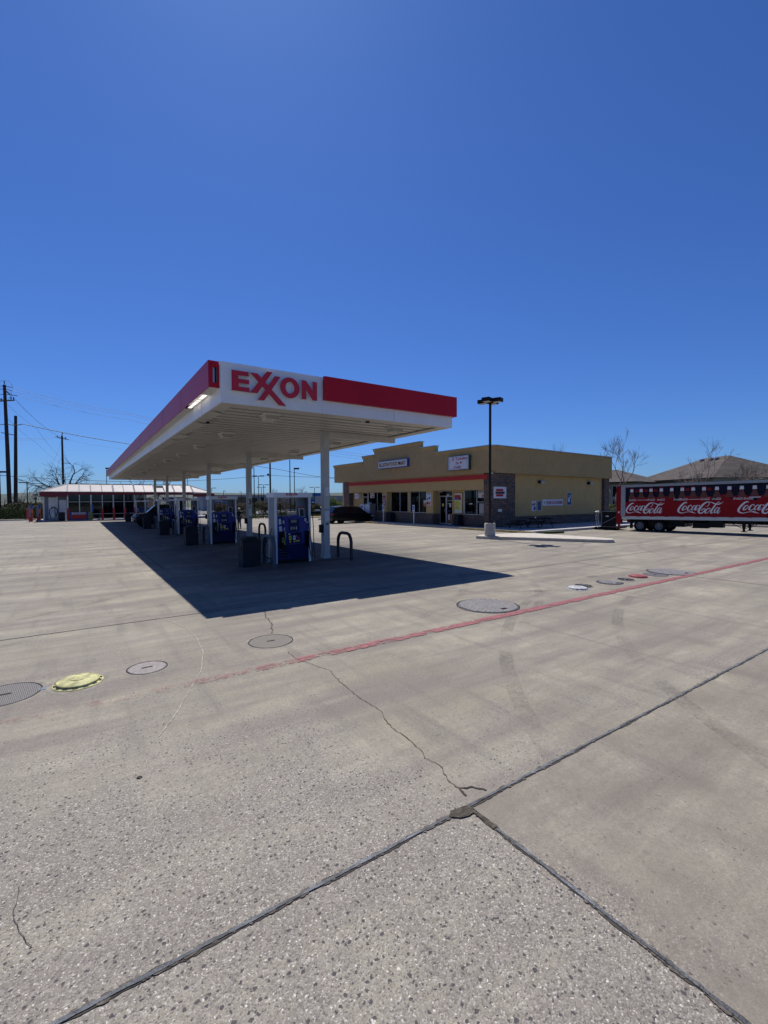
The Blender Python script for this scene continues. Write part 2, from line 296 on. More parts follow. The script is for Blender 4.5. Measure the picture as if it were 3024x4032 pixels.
# ------------------------------------------------------------------ mesh helpers
class MB:
    def __init__(s): s.v = []; s.f = []; s.m = []; s.T = Matrix()
    def add(s, vs, fs, m=0):
        b = len(s.v); s.v += [tuple(s.T @ Vector(p)) for p in vs]
        for f in fs: s.f.append(tuple(b+i for i in f)); s.m.append(m)
    def box(s, x0, y0, z0, x1, y1, z1, m=0):
        if x0 > x1: x0, x1 = x1, x0
        if y0 > y1: y0, y1 = y1, y0
        if z0 > z1: z0, z1 = z1, z0
        s.add([(x0,y0,z0),(x1,y0,z0),(x1,y1,z0),(x0,y1,z0),(x0,y0,z1),(x1,y0,z1),(x1,y1,z1),(x0,y1,z1)],
              [(0,3,2,1),(4,5,6,7),(0,1,5,4),(1,2,6,5),(2,3,7,6),(3,0,4,7)], m)
    def prism(s, pts, pl, a, b, m=0, mcap=None):
        def q(p, h): return (p[0], h, p[1]) if pl == 'xz' else ((h, p[0], p[1]) if pl == 'yz' else (p[0], p[1], h))
        n = len(pts); vs = [q(p, a) for p in pts]+[q(p, b) for p in pts]
        s.add(vs, [(i, (i+1) % n, n+(i+1) % n, n+i) for i in range(n)], m)
        s.add(vs, [tuple(range(n-1, -1, -1)), tuple(range(n, 2*n))], m if mcap is None else mcap)
    def tube(s, pts, r, n=8, m=0, cap=True):
        pts = [Vector(p) for p in pts]; R = r if isinstance(r, (list, tuple)) else [r]*len(pts)
        rings = []; prev = None
        for i, p in enumerate(pts):
            d = (pts[min(i+1, len(pts)-1)]-pts[max(i-1, 0)])
            if d.length < 1e-9: d = Vector((0, 0, 1))
            d.normalize()
            if prev is None:
                a = Vector((0, 0, 1)) if abs(d.z) < .9 else Vector((1, 0, 0)); a = (a-d*a.dot(d)).normalized()
            else:
                a = prev-d*prev.dot(d); a = a.normalized() if a.length > 1e-6 else d.orthogonal().normalized()
            prev = a; b = d.cross(a)
            rings.append([p+(a*math.cos(2*math.pi*k/n)+b*math.sin(2*math.pi*k/n))*R[i] for k in range(n)])
        vs = [q for rg in rings for q in rg]; fs = []
        for i in range(len(pts)-1):
            for k in range(n): fs.append((i*n+k, i*n+(k+1) % n, (i+1)*n+(k+1) % n, (i+1)*n+k))
        if cap: fs.append(tuple(range(n-1, -1, -1))); fs.append(tuple((len(pts)-1)*n+k for k in range(n)))
        s.add(vs, fs, m)
    def lathe(s, c, prof, n=24, m=0, ms=None):
        c = Vector(c); k = len(prof); vs = []
        for i in range(n):
            a = 2*math.pi*i/n
            for r, z in prof: vs.append((c.x+r*math.cos(a), c.y+r*math.sin(a), c.z+z))
        for j in range(k-1):
            s.add(vs if j == 0 else [], [], m)
            b = len(s.v)-len(vs) if j == 0 else b
            for i in range(n):
                s.f.append((b+i*k+j, b+((i+1) % n)*k+j, b+((i+1) % n)*k+j+1, b+i*k+j+1)); s.m.append(m if ms is None else ms[j])
    def obj(s, name, mats, parent=None, loc=None, rz=0, smooth=True, bevel=0):
        me = bpy.data.meshes.new(name); me.from_pydata(s.v, [], s.f)
        if not isinstance(mats, (list, tuple)): mats = [mats]
        for x in mats: me.materials.append(x)
        for p, k in zip(me.polygons, s.m): p.material_index = k
        bm = bmesh.new(); bm.from_mesh(me); bmesh.ops.recalc_face_normals(bm, faces=bm.faces)
        if bevel: bmesh.ops.bevel(bm, geom=[e for e in bm.edges if len(e.link_faces) == 2 and e.calc_face_angle(0) > .7], offset=bevel, segments=2, affect='EDGES', clamp_overlap=True)
        bm.to_mesh(me); bm.free()
        if smooth: me.shade_smooth(); me.set_sharp_from_angle(angle=.6)
        o = bpy.data.objects.new(name, me); COL.objects.link(o)
        if parent is not None: o.parent = parent
        if loc is not None: o.location = loc
        o.rotation_euler = (0, 0, rz)
        return o
def tag(o, label=None, cat=None, group=None, kind=None):
    if label: o['label'] = label
    if cat: o['category'] = cat
    if group: o['group'] = group
    if kind: o['kind'] = kind
    return o
def thing(name, label, cat, loc=(0, 0, 0), rz=0, group=None):
    o = bpy.data.objects.new(name, None); COL.objects.link(o); o.location = loc; o.rotation_euler = (0, 0, rz); o.empty_display_size = .2
    return tag(o, label, cat, group)
def struct(o): o['kind'] = 'structure'; return o
def dup(root, loc, rz=None, label=None, group=None):
    def cp(o, par):
        c = o.copy(); COL.objects.link(c)
        if par is not None: c.parent = par
        for ch in [k for k in o.children]: cp(ch, c)
        return c
    r = cp(root, None); r.location = loc
    if rz is not None: r.rotation_euler = (0, 0, rz)
    if label: r['label'] = label
    if group: r['group'] = group
    return r
def text(name, body, m, parent, O3, ux, uz, width, height, th=.004, bold=.02):
    cu = bpy.data.curves.new('t', 'FONT'); cu.body = body; cu.offset = bold; cu.align_x = 'CENTER'; cu.resolution_u = 2; cu.space_line = .95
    to = bpy.data.objects.new('t', cu); COL.objects.link(to)
    dg = bpy.context.evaluated_depsgraph_get(); me = bpy.data.meshes.new_from_object(to.evaluated_get(dg))
    bpy.data.objects.remove(to)
    xs = [v.co.x for v in me.vertices]; ys = [v.co.y for v in me.vertices]
    if not xs: return None
    ux = Vector(ux); uz = Vector(uz); nn = ux.cross(uz); cx, cy = (min(xs)+max(xs))/2, (min(ys)+max(ys))/2
    sx = width/(max(xs)-min(xs)); sy = height/(max(ys)-min(ys)); O3 = Vector(O3)
    for v in me.vertices: v.co = O3+ux*((v.co.x-cx)*sx)+uz*((v.co.y-cy)*sy)+nn*th
    me.materials.clear(); me.materials.append(m); me.name = name
    bm = bmesh.new(); bm.from_mesh(me)
    fs = list(bm.faces)
    ex = bmesh.ops.extrude_face_region(bm, geom=fs)
    bmesh.ops.translate(bm, verts=[g for g in ex['geom'] if isinstance(g, bmesh.types.BMVert)], vec=-nn*(th*.8))
    bmesh.ops.recalc_face_normals(bm, faces=bm.faces); bm.to_mesh(me); bm.free()
    o = bpy.data.objects.new(name, me); COL.objects.link(o); o.parent = parent
    return o
def part(name, mats, parent, fn, **kw):
    b = MB(); fn(b); return b.obj(name, mats, parent, **kw)
def bx(name, m, parent, *a, **kw):
    b = MB(); b.box(*a); return b.obj(name, m, parent, **kw)

# ------------------------------------------------------------------ the ground and what is laid on it
def sheet(name, x0, x1, ys, m, dz=0, nx=1):
    b = MB(); vs = []; fs = []
    for y in ys:
        for i in range(nx+1): vs.append((x0+(x1-x0)*i/nx, y, gz(y)+dz))
    for j in range(len(ys)-1):
        for i in range(nx): k = j*(nx+1)+i; fs.append((k, k+1, k+nx+2, k+nx+1))
    b.add(vs, fs); return b.obj(name, m, smooth=False)
b = MB(); gx = [-2500, 5, 18, 3000]; gy = [-2500, -30, 75, 120, 4000]
b.add([(x, y, gz(y, x)-.06) for y in gy for x in gx], [(j*4+i, j*4+i+1, j*4+i+5, j*4+i+4) for j in range(4) for i in range(3)]); struct(b.obj('ground', K['grassflat'], smooth=False))
b = MB()
pts = [(-45, -25), (60, -25), (60, 11), (38.6, 11), (38.6, 40), (27, 60), (21, 68), (-4.2, 72), (-45, 74.5)]
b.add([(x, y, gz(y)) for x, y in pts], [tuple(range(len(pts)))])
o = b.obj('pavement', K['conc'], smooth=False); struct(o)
struct(sheet('retail_parking_lot', 18.5, 330, [122, 360], K['asph'], .01))
def ribbon(name, pts, w, m, dz=.004, jit=0, kind='structure', seed=1):
    rn = random.Random(seed); b = MB(); vs = []
    P2 = [Vector((p[0], p[1])) for p in pts]
    if jit:
        q = []
        for a, c in zip(P2[:-1], P2[1:]):
            n = max(2, int((c-a).length/.035)); d = (c-a).normalized(); nn = Vector((-d.y, d.x))
            for i in range(n): q.append(a.lerp(c, i/n)+nn*rn.uniform(-jit, jit))
        q.append(P2[-1]); P2 = q
    for i, p in enumerate(P2):
        d = (P2[min(i+1, len(P2)-1)]-P2[max(i-1, 0)]).normalized(); nn = Vector((-d.y, d.x))
        ww = (w[0]+(w[1]-w[0])*i/(len(P2)-1)) if isinstance(w, tuple) else w
        ww *= rn.uniform(.6, 1.4) if jit else 1
        for sgn in (-1, 1): q = p+nn*sgn*ww/2; vs.append((q.x, q.y, gz(q.y)+dz))
    b.add(vs, [(2*i, 2*i+1, 2*i+3, 2*i+2) for i in range(len(P2)-1)])
    o = b.obj(name, m, smooth=False); o['kind'] = kind; return o
b = MB()
for x0 in [i*.5 for i in range(-90, 76)]: pass
def long_joint(name, a, c, w, m, dz, jit, seed): # a joint line with a slightly ragged edge
    rn = random.Random(seed); a = Vector(a); c = Vector(c); n = max(4, int(min((c-a).length, 16)/.022)); d = (c-a).normalized(); nn = Vector((-d.y, d.x)); vs = []
    for i in range(n+1):
        p = a.lerp(c, i/n); u = i*.022; q1 = .5*math.sin(u*7+seed)+.5*math.sin(u*17.3+2*seed); q2 = .5*math.sin(u*9.1+3*seed)+.5*math.sin(u*23+seed); l = w/2*(1+jit*(.6*q1+rn.uniform(-.3, .3))); r_ = w/2*(1+jit*(.7*q2+rn.uniform(-.35, .45)))
        for q in (p-nn*l, p+nn*r_): vs.append((q.x, q.y, gz(q.y)+dz))
    b = MB(); b.add(vs, [(2*i, 2*i+1, 2*i+3, 2*i+2) for i in range(n)]); return struct(b.obj(name, m, smooth=False))
long_joint('joint_shadow', (-3, 2.10), (13, 2.10), .027, K['crackm'], .003, .9, 3)
long_joint('expansion_joint', (-3, 2.105), (13, 2.105), .018, K['sealant'], .0065, .5, 4)
long_joint('expansion_joint', (13, 2.105), (60, 2.105), .026, K['sealant'], .0065, .2, 5)
long_joint('joint_shadow', (2.06, -.6), (2.06, 2.085), .027, K['crackm'], .003, .9, 6)
long_joint('expansion_joint', (2.064, .55), (2.064, 1.86), .017, K['sealant'], .0065, .35, 7)
long_joint('dirt_filled_joint', (2.062, 1.87), (2.062, 2.08), .034, K['dirt'], .0075, .5, 8)
def chips(a, c, n, seed):      # broken arris along a joint: small ragged holes
    rn = random.Random(seed); a = Vector(a); c = Vector(c); d = (c-a).normalized(); nn = Vector((-d.y, d.x)); b = MB()
    for i in range(n):
        p = a.lerp(c, rn.random())+nn*rn.choice((-1, 1))*rn.uniform(.008, .016); r = rn.uniform(.004, .013); e = rn.uniform(1, 3.2)
        b.add([(p+d*math.cos(k*.9)*r*e*rn.uniform(.6, 1.2)+nn*math.sin(k*.9)*r*rn.uniform(.5, 1.2)).to_tuple()+(gz(p.y)+.0045+.00001*i,) for k in range(7)], [tuple(range(7))])
    struct(b.obj('joint_chipping', K['chipm'], smooth=False))
K['chipm'] = mat('broken_edge', (.10, .085, .07), 1, var=.5, scale=40)
chips((-1, 2.105), (2.0, 2.105), 90, 1); chips((2.1, 2.105), (9, 2.105), 90, 2); chips((2.062, .4), (2.062, 2.0), 70, 3)
b = MB(); b.add([(x, y, gz(y)+.0085) for x, y in [(1.89, 2.10), (1.94, 2.135), (2.0, 2.125), (2.06, 2.115), (2.075, 2.07), (2.05, 2.04), (2.0, 2.035), (1.95, 2.05), (1.92, 2.075)]], [tuple(range(9))])
struct(b.obj('joint_dirt_patch', K['dirt'], smooth=False))
for (a, c) in [((-45, 8.62), (1.9, 8.62)), ((1.9, 8.62), (38, 8.62)), ((-45, 15.1), (38, 15.1)), ((-45, 21.6), (22, 21.6)), ((-45, 30.1), (22, 30.1)), ((-45, 38.7), (22, 38.7)), ((-8.6, 8.6), (-8.6, 60)), ((15.2, 8.6), (15.2, 60)), ((2.06, 15.1), (2.06, 60)), ((13.0, 2.1), (13.0, 8.6))]:
    long_joint('pavement_joint', a, c, .022, K['crackm'], .004, .3, 11)
crack = [(2.26,5.7),(2.25,5.49),(2.25,5.36),(2.32,5.1),(2.42,4.77),(2.35,4.4),(2.33,4.12),(2.32,3.89),(2.34,3.56),(2.27,3.36),(2.24,3.2),(2.25,3.03),(2.23,2.82),(2.19,2.7),(2.19,2.65),(2.22,2.56),(2.18,2.47),(2.15,2.4),(2.14,2.33),(2.15,2.28)]
ribbon('pavement_crack', crack, .0055, K['crackm'], .005, .009, seed=2)
ribbon('pavement_crack', [(2.15,2.28),(2.19,2.25),(2.23,2.24),(2.26,2.2),(2.285,2.155)], .012, K['crackm'], .005, .006, seed=3)
ribbon('pavement_crack', [(2.15,2.28),(2.14,2.24),(2.13,2.19)], .012, K['crackm'], .005, .006, seed=4)
ribbon('pavement_crack', [(2.81,8.21),(2.65,7.64),(2.59,7.19),(2.47,6.9),(2.39,6.6)], .010, K['crackm'], .005, .02, seed=5)
ribbon('pavement_crack', [(-.31,2.99),(-.30,2.86),(-.31,2.78),(-.29,2.71),(-.26,2.62),(-.22,2.54)], .0025, K['crackm'], .005, .008, seed=6)
ribbon('pale_tyre_scuff', [(.69,9.62),(1.06,8.85),(1.25,8.24),(1.38,7.7),(1.39,7.02),(1.33,6.34),(1.16,5.65),(.96,5.18),(.7,4.58),(.52,4.25)], .006, K['scuff'], .005, .004, seed=7)
def tyre_tracks():
    m = bpy.data.materials.new('tyre_rubber_marks'); m.use_nodes = True; t = m.node_tree; L = t.links; p = P(m)
    tc = N(t, 'ShaderNodeTexCoord'); n1 = N(t, 'ShaderNodeTexNoise', Scale=1.3, Detail=6); L.new(tc.outputs['Object'], n1.inputs['Vector']); n2 = N(t, 'ShaderNodeTexNoise', Scale=28, Detail=5); L.new(tc.outputs['Object'], n2.inputs['Vector'])
    a = mth(t, 'MULTIPLY', rng(t, n1.outputs['Fac'], .42, .68), rng(t, n2.outputs['Fac'], .38, .66, .15, 1)); L.new(mth(t, 'MULTIPLY', a, .32), p.inputs['Alpha']); p.inputs['Base Color'].default_value = (.055, .05, .048, 1); p.inputs['Roughness'].default_value = .8
    for i, (cx_, cy_, r, a0, a1) in enumerate([(11.5, -3.5, 8.6, 95, 150), (11.5, -3.5, 10.2, 92, 148), (2.2, 13.2, 7.6, -70, -20), (2.2, 13.2, 9.2, -66, -18), (15.0, 16.5, 10.6, 200, 255), (15.0, 16.5, 12.2, 202, 250), (9, 30, 19.0, -80, -55), (9, 30, 20.6, -80, -52), (-6, 18, 9.5, -75, -20), (-6, 18, 11, -72, -22), (24, 2, 9, 100, 170), (24, 2, 7.4, 100, 168)]):
        pts = [(cx_+r*math.cos(rad(a0+(a1-a0)*k/40)), cy_+r*math.sin(rad(a0+(a1-a0)*k/40))) for k in range(41)]
        ribbon('tyre_mark', pts, .17, m, .0012+.0001*i)
tyre_tracks()
b = MB(); n = 130; vs = []
for i in range(n+1):
    x = -1+i*(34/n); o_ = .012*math.sin(i*.9)+.01*math.sin(i*2.3)
    for y in (5.205+o_, 5.405+o_*.5): vs.append((x, y, gz(y)+.009))
b.add(vs, [(2*i, 2*i+1, 2*i+3, 2*i+2) for i in range(n)]); struct(b.obj('painted_red_line', K['redline'], smooth=False))

# kerbs, walks, grass verge
def slab(name, pts, z, m, base=-.3, bev=.015):
    b = MB(); n = len(pts)
    vs = [(x, y, gz(y)+base) for x, y in pts]+[(x, y, gz(y)+z) for x, y in pts]
    b.add(vs, [(i, (i+1) % n, n+(i+1) % n, n+i) for i in range(n)]+[tuple(range(n-1, -1, -1)), tuple(range(n, 2*n))])
    return struct(b.obj(name, m, smooth=False, bevel=bev))
slab('walkway', [(22.15, 17.3), (38.3, 17.3), (38.3, 22.0), (23.0, 22.0), (23.0, 43.6), (25.5, 43.6), (25.5, 46), (22.15, 46)], .14, K['conc_walk'])
slab('kerb', [(21.98, 17.15), (22.13, 17.15), (22.13, 46), (21.98, 46)], .13, K['conc_pale'])
slab('yellow_kerb', [(21.9, 20.9), (22.02, 20.9), (22.02, 23.1), (21.9, 23.1)], .136, K['conc_yel'])
slab('yellow_kerb', [(21.9, 16.9), (22.02, 16.9), (22.02, 20.2), (21.9, 20.2)], .136, K['conc_yel'])
slab('yellow_kerb', [(21.9, 33.5), (22.02, 33.5), (22.02, 36.6), (21.9, 36.6)], .136, K['conc_yel'])
slab('kerbed_island', [(17.15, 16.95), (17.5, 15.9), (18.1, 15.1), (20.0, 11.5), (20.35, 11.35), (21.0, 11.75), (21.1, 16.3), (20.6, 17.0), (18.0, 17.4)], .14, K['conc_pale'], bev=.03)
slab('low_planter_edge', [(22.4, 16.75), (23.9, 16.35), (23.98, 16.6), (22.5, 17.0)], .12, K['leafdark'], bev=.02)
slab('kerb', [(-45, 72.3), (-4.6, 70.6), (-4.2, 66.2), (-3.9, 66.2), (-4.2, 71.3), (-45, 73.3)], .14, K['conc_pale'])
slab('kerb', [(14.5, 70.6), (20.6, 67.2), (21.6, 61.4), (22.0, 61.4), (21.2, 67.8), (14.8, 71.6)], .14, K['conc_pale'])
slab('kerb', [(22.6, 51.6), (30.5, 52.6), (30.5, 53.6), (22.6, 52.6)], .14, K['conc_yel'])
slab('kerb', [(38.4, -6), (38.7, -6), (38.7, 17.0), (38.4, 17.0)], .14, K['conc_pale'])
b = MB(); b.add([(38.7, -10, .05), (70, -10, .05), (70, 30, .0), (38.7, 30, 0)], [(0, 1, 2, 3)]); struct(b.obj('grass_verge', K['grassflat'], smooth=False))
def grassfield(name, x0, x1, y0, y1, n, h, m, zoff=0, seed=1):
    rn = random.Random(seed); b = MB(); vs = []; fs = []
    for i in range(n):
        x, y = rn.uniform(x0, x1), rn.uniform(y0, y1); z = gz(y)+zoff; a = rn.uniform(0, 6.28); hh = h*rn.uniform(.4, 1.3); ww = hh*.16
        k = len(vs); vs += [(x-ww*math.cos(a), y-ww*math.sin(a), z), (x+ww*math.cos(a), y+ww*math.sin(a), z), (x+rn.uniform(-.3, .3)*hh, y+rn.uniform(-.3, .3)*hh, z+hh)]
        fs.append((k, k+1, k+2))
    b.add(vs, fs); o = b.obj(name, m, smooth=False); o['kind'] = 'stuff'; o['label'] = 'grass'; return o
o = grassfield('grass', 38.8, 50, 0, 20, 16000, .2, K['grass'], .1); tag(o, 'short green and straw grass along the kerb behind the trailer', 'grass')
o = grassfield('grass', 15, 40, 54, 75, 9000, .35, K['grass'], -.05, 2); tag(o, 'rough grass beside the retail lot beyond the forecourt', 'grass')

# ------------------------------------------------------------------ manhole and tank covers
GC = 'round covers set in a row in the concrete'
def cover(x, y, r, style, label, name='manhole_cover'):
    z = gz(y); t = thing(name, label, 'manhole cover', (x, y, z), 0, GC)
    part('collar', K['collar'], t, lambda b: b.lathe((0, 0, 0), [(r+.055, .0022), (r*.98, .0024)], 40))
    if style == 'ribbed':
        b = MB(); b.lathe((0, 0, 0), [(r+.03, -.03), (r+.03, .006), (r+.008, .010), (r, .004)], 40); b.obj('rim', K['darkmetal'], t)
        b = MB(); b.lathe((0, 0, 0), [(r-.004, -.03), (r-.004, .004), (.001, .004)], 40); b.obj('lid_plate', K['covdark'], t); b = MB(); k = int(2*(r-.03)/.062)
        for i in range(k):
            xx = -r+.03+(i+.5)*2*(r-.03)/k; L = math.sqrt(max(0, (r-.02)**2-xx*xx))
            b.box(xx-.015, -L, .003, xx+.015, L, .017)
        b.obj('lid', K['covsteel'], t)
        b = MB(); b.box(-.02, -r*.72, .015, .1, -r*.60, .022); b.obj('handle', K['black'], t)
    elif style in ('tread', 'plain'):
        b = MB(); b.lathe((0, 0, 0), [(r+.016, -.03), (r+.016, .005), (r+.002, .008), (r, -.01)], 40); b.obj('rim', K['darkmetal'], t)
        b = MB(); b.lathe((0, 0, 0), [(r-.004, -.03), (r-.004, .006), (.001, .007)], 40); b.obj('lid', treadm if style == 'tread' else K['covgrey'], t)
        b = MB(); b.box(-.06, -.012, .006, .06, .012, .011); b.obj('handle_slot', K['black'], t)
    elif style in ('yellow', 'white', 'red'):
        mm = {'yellow': K['yellowc'], 'white': K['covwhite'], 'red': K['covred']}[style]
        b = MB(); b.lathe((0, 0, 0), [(r, -.02), (r, .006), (r*.97, .012), (r*.86, .014), (r*.85, .02)], 48)
        b.obj('rim', mm, t)
        b = MB(); b.lathe((0, 0, 0), [(r*.84, .0), (r*.84, .034), (r*.80, .04), (r*.76, .036), (r*.70, .042), (r*.3, .05), (r*.28, .056), (.001, .056)], 48); b.obj('lid', mm, t)
        nb = 14; b = MB()
        for i in range(nb):
            a0, a1 = 2*math.pi*i/nb, 2*math.pi*(i+.5)/nb
            vs = []
            for j in range(5):
                a = a0+(a1-a0)*j/4
                for rr, zz in ((r*.865, .0185), (r*.935, .0165)): vs.append((rr*math.cos(a), rr*math.sin(a), zz))
            b.add(vs, [(2*j, 2*j+1, 2*j+3, 2*j+2) for j in range(4)])
        b.obj('black_marks', K['black'], t)
    elif style == 'open':
        b = MB(); b.lathe((0, 0, 0), [(r, -.03), (r, .012), (r*.93, .016), (r*.9, .005)], 40); b.obj('rim', K['covgrey'], t)
        b = MB(); b.lathe((0, 0, 0), [(r*.9, .003), (.001, .003)], 32); b.obj('lid', K['black'], t)
        b = MB()
        for a in (0, 60, 120): 
            b.T = Matrix.Rotation(rad(a+20), 4, 'Z'); b.box(-r*.85, -r*.09, .003, r*.85, r*.09, .02)
        b.T = Matrix(); b.lathe((0, 0, 0), [(r*.25, 0), (r*.25, .03), (.001, .035)], 16); b.obj('bracket', K['covgrey2'], t)
    return t
treadm = treadplate(); K['covsteel'] = mat('worn_cover_rib', (.36, .33, .30), .55, var=.2, scale=9); K['covdark'] = mat('cover_recess', (.075, .068, .062), .8, var=.2)
K['covwhite'] = mat('mottled_white_cover', (.36, .36, .37), .7, var=.4, scale=16); K['ribgrey'] = mat('roof_rib_paint', (.42, .41, .42), .5, var=.1); K['collar'] = mat('stained_collar', (.21, .19, .16), .95, var=.3, scale=9)
K['covgrey'] = mat('cast_cover', (.20, .175, .165), .7, var=.25, scale=20, metal=.1)
K['covgrey2'] = mat('cast_bracket', (.10, .09, .085), .6, var=.25, scale=20)
K['covred'] = mat('faded_red_cover', (.24, .035, .042), .7, var=.45, scale=14)
cover(6.38, 5.99, .56, 'ribbed', 'largest ribbed steel cover next to the red line, nearest the camera of the right group')
cover(2.24, 6.27, .30, 'tread', 'tread plate cover with a pavement crack running from both its sides')
cover(.64, 6.13, .21, 'plain', 'small plain grey cover flush with the concrete, beside the yellow cover')
cover(-.055, 6.06, .245, 'yellow', 'raised yellow round cover with black marks round its rim')
cover(-.70, 6.12, .31, 'tread', 'tread plate cover cut by the left edge of the photo')
cover(9.22, 5.97, .235, 'white', 'raised white cover with black marks round its rim')
cover(9.62, 6.08, .20, 'open', 'dark open cover touching the white cover')
cover(10.53, 5.97, .27, 'ribbed', 'mid sized ribbed cover between the two dark open covers')
cover(11.21, 5.95, .20, 'open', 'dark star shaped cover in front of the red one')
cover(11.86, 5.98, .235, 'red', 'raised faded red cover with pale marks beyond the dark star cover')
cover(12.55, 5.88, .28, 'tread', 'thin grey cover between the red cover and the farthest big cover')
cover(13.35, 5.86, .56, 'ribbed', 'farthest big ribbed cover touching the red line')
tag(bx('survey_tag', K['greypaint'], None, -.405, 6.045, gz(6)-.01, -.345, 6.115, gz(6)+.006), 'tiny dark metal tag between the yellow cover and the left cover', 'marker')
b = MB(); rn = random.Random(3)
for (x, y, s_) in [(.32, 3.69, .02)]:
    b.lathe((x, y, gz(y)), [(s_, 0), (s_*.8, .006), (.001, .009)], 9)
tag(b.obj('gum_spot', K['black']), 'small black lump lying on the bare concrete at left', 'debris')

# ------------------------------------------------------------------ fuel canopy
X0, X1, Y0, Y1, ZB, ZT, ZR = 2.822, 10.164, 11.121, 60.32, 4.30, 5.27, 4.65
can = thing('fuel_canopy', 'long white fuel station canopy with red band on six square columns', 'canopy', (0, 0, 0))
th_ = .05; XM = 5.488
part('white_fascia', K['white'], can, lambda b: (b.box(X0, Y0, ZB, XM, Y0+th_, ZT), b.box(XM+.006, Y0, ZB, X1, Y0+th_, ZT-.06),
     b.box(X0, Y0+th_, ZB, X0+th_, Y1, ZT-.06), b.box(X1-th_, Y0+th_, ZB, X1, Y1, ZT-.06), b.box(X0+th_, Y1-th_, ZB, X1-th_, Y1, ZT-.06)))
part('gutter_lip', K['soffit'], can, lambda b: (b.box(X0+th_, Y0+th_, ZB+.002, X0+.36, Y1-th_, ZB+.03), b.box(X1-.36, Y0+th_, ZB+.002, X1-th_, Y1-th_, ZB+.03),
     b.box(X0+.36, Y0+th_, ZB+.003, X1-.36, Y0+.30, ZB+.03), b.box(X0+.36, Y1-.3, ZB+.003, X1-.36, Y1-th_, ZB+.03)))
DL, DF = .25, .11
def band(b):
    b.box(X0-DL, Y0+.10, ZR, X0-DL+.02, Y1+.1, ZT+.01)                      # left, outer skin
    b.box(X0-DL+.02, Y0+.10, ZT-.02, X0-.002, Y1+.1, ZT+.008)
    b.box(X0-DL+.02, Y0+.10, ZR+.001, X0-DL+.10, Y0+.12, ZT-.02); b.box(X0-.05, Y0+.10, ZR+.001, X0-.002, Y0+.12, ZT-.02)
    b.box(X0-DL+.10, Y0+.10, ZR+.001, X0-.05, Y0+.12, ZR+.12); b.box(X0-DL+.10, Y0+.10, ZT-.14, X0-.05, Y0+.12, ZT-.02)
part('red_band', K['red'], can, band)
for i in range(13): bx('panel_seam', K['ink'], can, X0-DL-.002, Y0+3.6*(i+1), ZR+.004, X0-DL-.0003, Y0+3.6*(i+1)+.012, ZT+.005, smooth=False)
for x in (XM+2.35,): bx('panel_seam', K['greypaint'], can, x, Y0-.0025, ZB, x+.008, Y0-.0004, ZR-.002, smooth=False)
for i in range(13): bx('panel_seam', K['greypaint'], can, X0-.0025, Y0+2.0+3.6*i, ZB+.002, X0-.0004, Y0+2.0+3.6*i+.01, ZR-.003, smooth=False)
part('band_liner', [K['greypaint'], K['steel']], can, lambda b: (b.box(X0-.06, Y0+.14, ZR+.05, X0-.004, Y0+.9, ZT-.05), b.box(X0-DL+.1, Y0+.135, ZR+.12, X0-DL+.15, Y0+.14, ZT-.14, 1)))
part('band_underside', K['soffit'], can, lambda b: (b.box(X0-DL+.02, Y0+.12, ZR, X0-.004, 12.15, ZR+.006), b.box(X0-DL+.02, 12.15, ZR+.10, X0-.004, 14.3, ZR+.104), b.box(X0-DL+.02, 14.3, ZR, X0-.004, Y1+.1, ZR+.006)))
part('light_strip', K['tube'], can, lambda b: [b.box(X0-DL+.10, a, ZR+.01, X0-.06, c, ZR+.02) for a, c in ((12.2, 12.8), (12.95, 13.08), (13.2, 13.62), (13.72, 13.82), (13.92, 14.2))])
part('red_band', K['red'], can, lambda b: (b.box(XM+.01, Y0-DF, ZR, X1+DF, Y0-.001, ZT+.01), b.box(X1+.001, Y0, ZR, X1+DF, Y1+.1, ZT+.01)))
part('red_band', K['red'], can, lambda b: b.box(X0-DL+.02, Y1+.002, ZR, X1, Y1+.1, ZT+.005))
part('roof_deck', K['steel'], can, lambda b: b.box(X0+th_+.01, Y0+th_+.01, 4.8, X1-th_-.01, Y1-th_-.01, 4.86))
def sof(b):   # ribbed metal pans running across the canopy
    y = Y0+.30; vs = []; p = .46; prof = []
    while y < Y1-.31:
        prof += [(y, ZB+.05), (y+.01, ZB+.20), (y+.13, ZB+.20), (y+.14, ZB+.05), (y+p-.001, ZB+.05)]; y += p
    for (yy, zz) in prof: vs += [(X0+.34, yy, zz), (X1-.34, yy, zz)]
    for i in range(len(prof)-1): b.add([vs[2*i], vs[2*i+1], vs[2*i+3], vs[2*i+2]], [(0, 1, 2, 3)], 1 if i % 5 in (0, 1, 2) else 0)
part('soffit', [K['soffit'], K['revealshade']], can, sof, smooth=False)
def cl(b, big=1):
    b.box(-.24, -.24, .0, .24, .24, .03); 
    b.prism([(-.2, 0), (.2, 0), (.165, -.115), (-.165, -.115)], 'xz', -.2, .2, 1)
lm = MB(); cl(lm); lproto = lm.obj('canopy_light', [K['white'], K['lampcover']], can, loc=(4.5, 12.36, ZB+.02), bevel=.008)
ys = [12.36+4.3*k for k in range(11)]
for x in (4.4, 8.75):
    for k, y in enumerate(ys):
        if x == 4.4 and k == 0: lproto.location = (4.48, 12.36, ZB+.02); continue
        c = lproto.copy(); COL.objects.link(c); c.parent = can; c.location = (x, y, ZB+.02)
part('security_camera', [K['white'], K['black']], can, lambda b: (b.box(6.95, 11.5, ZB-.01, 7.15, 11.6, ZB+.03), b.box(7.1, 11.47, ZB-.05, 7.2, 11.55, ZB-.0, 1)))
part('camera_bracket', [K['soffit'], K['black']], can, lambda b: (b.box(3.15, 14.0, ZB-.03, 3.35, 14.12, ZB+.01), b.box(3.12, 13.9, ZB-.08, 3.2, 14.0, ZB-.03, 1)))
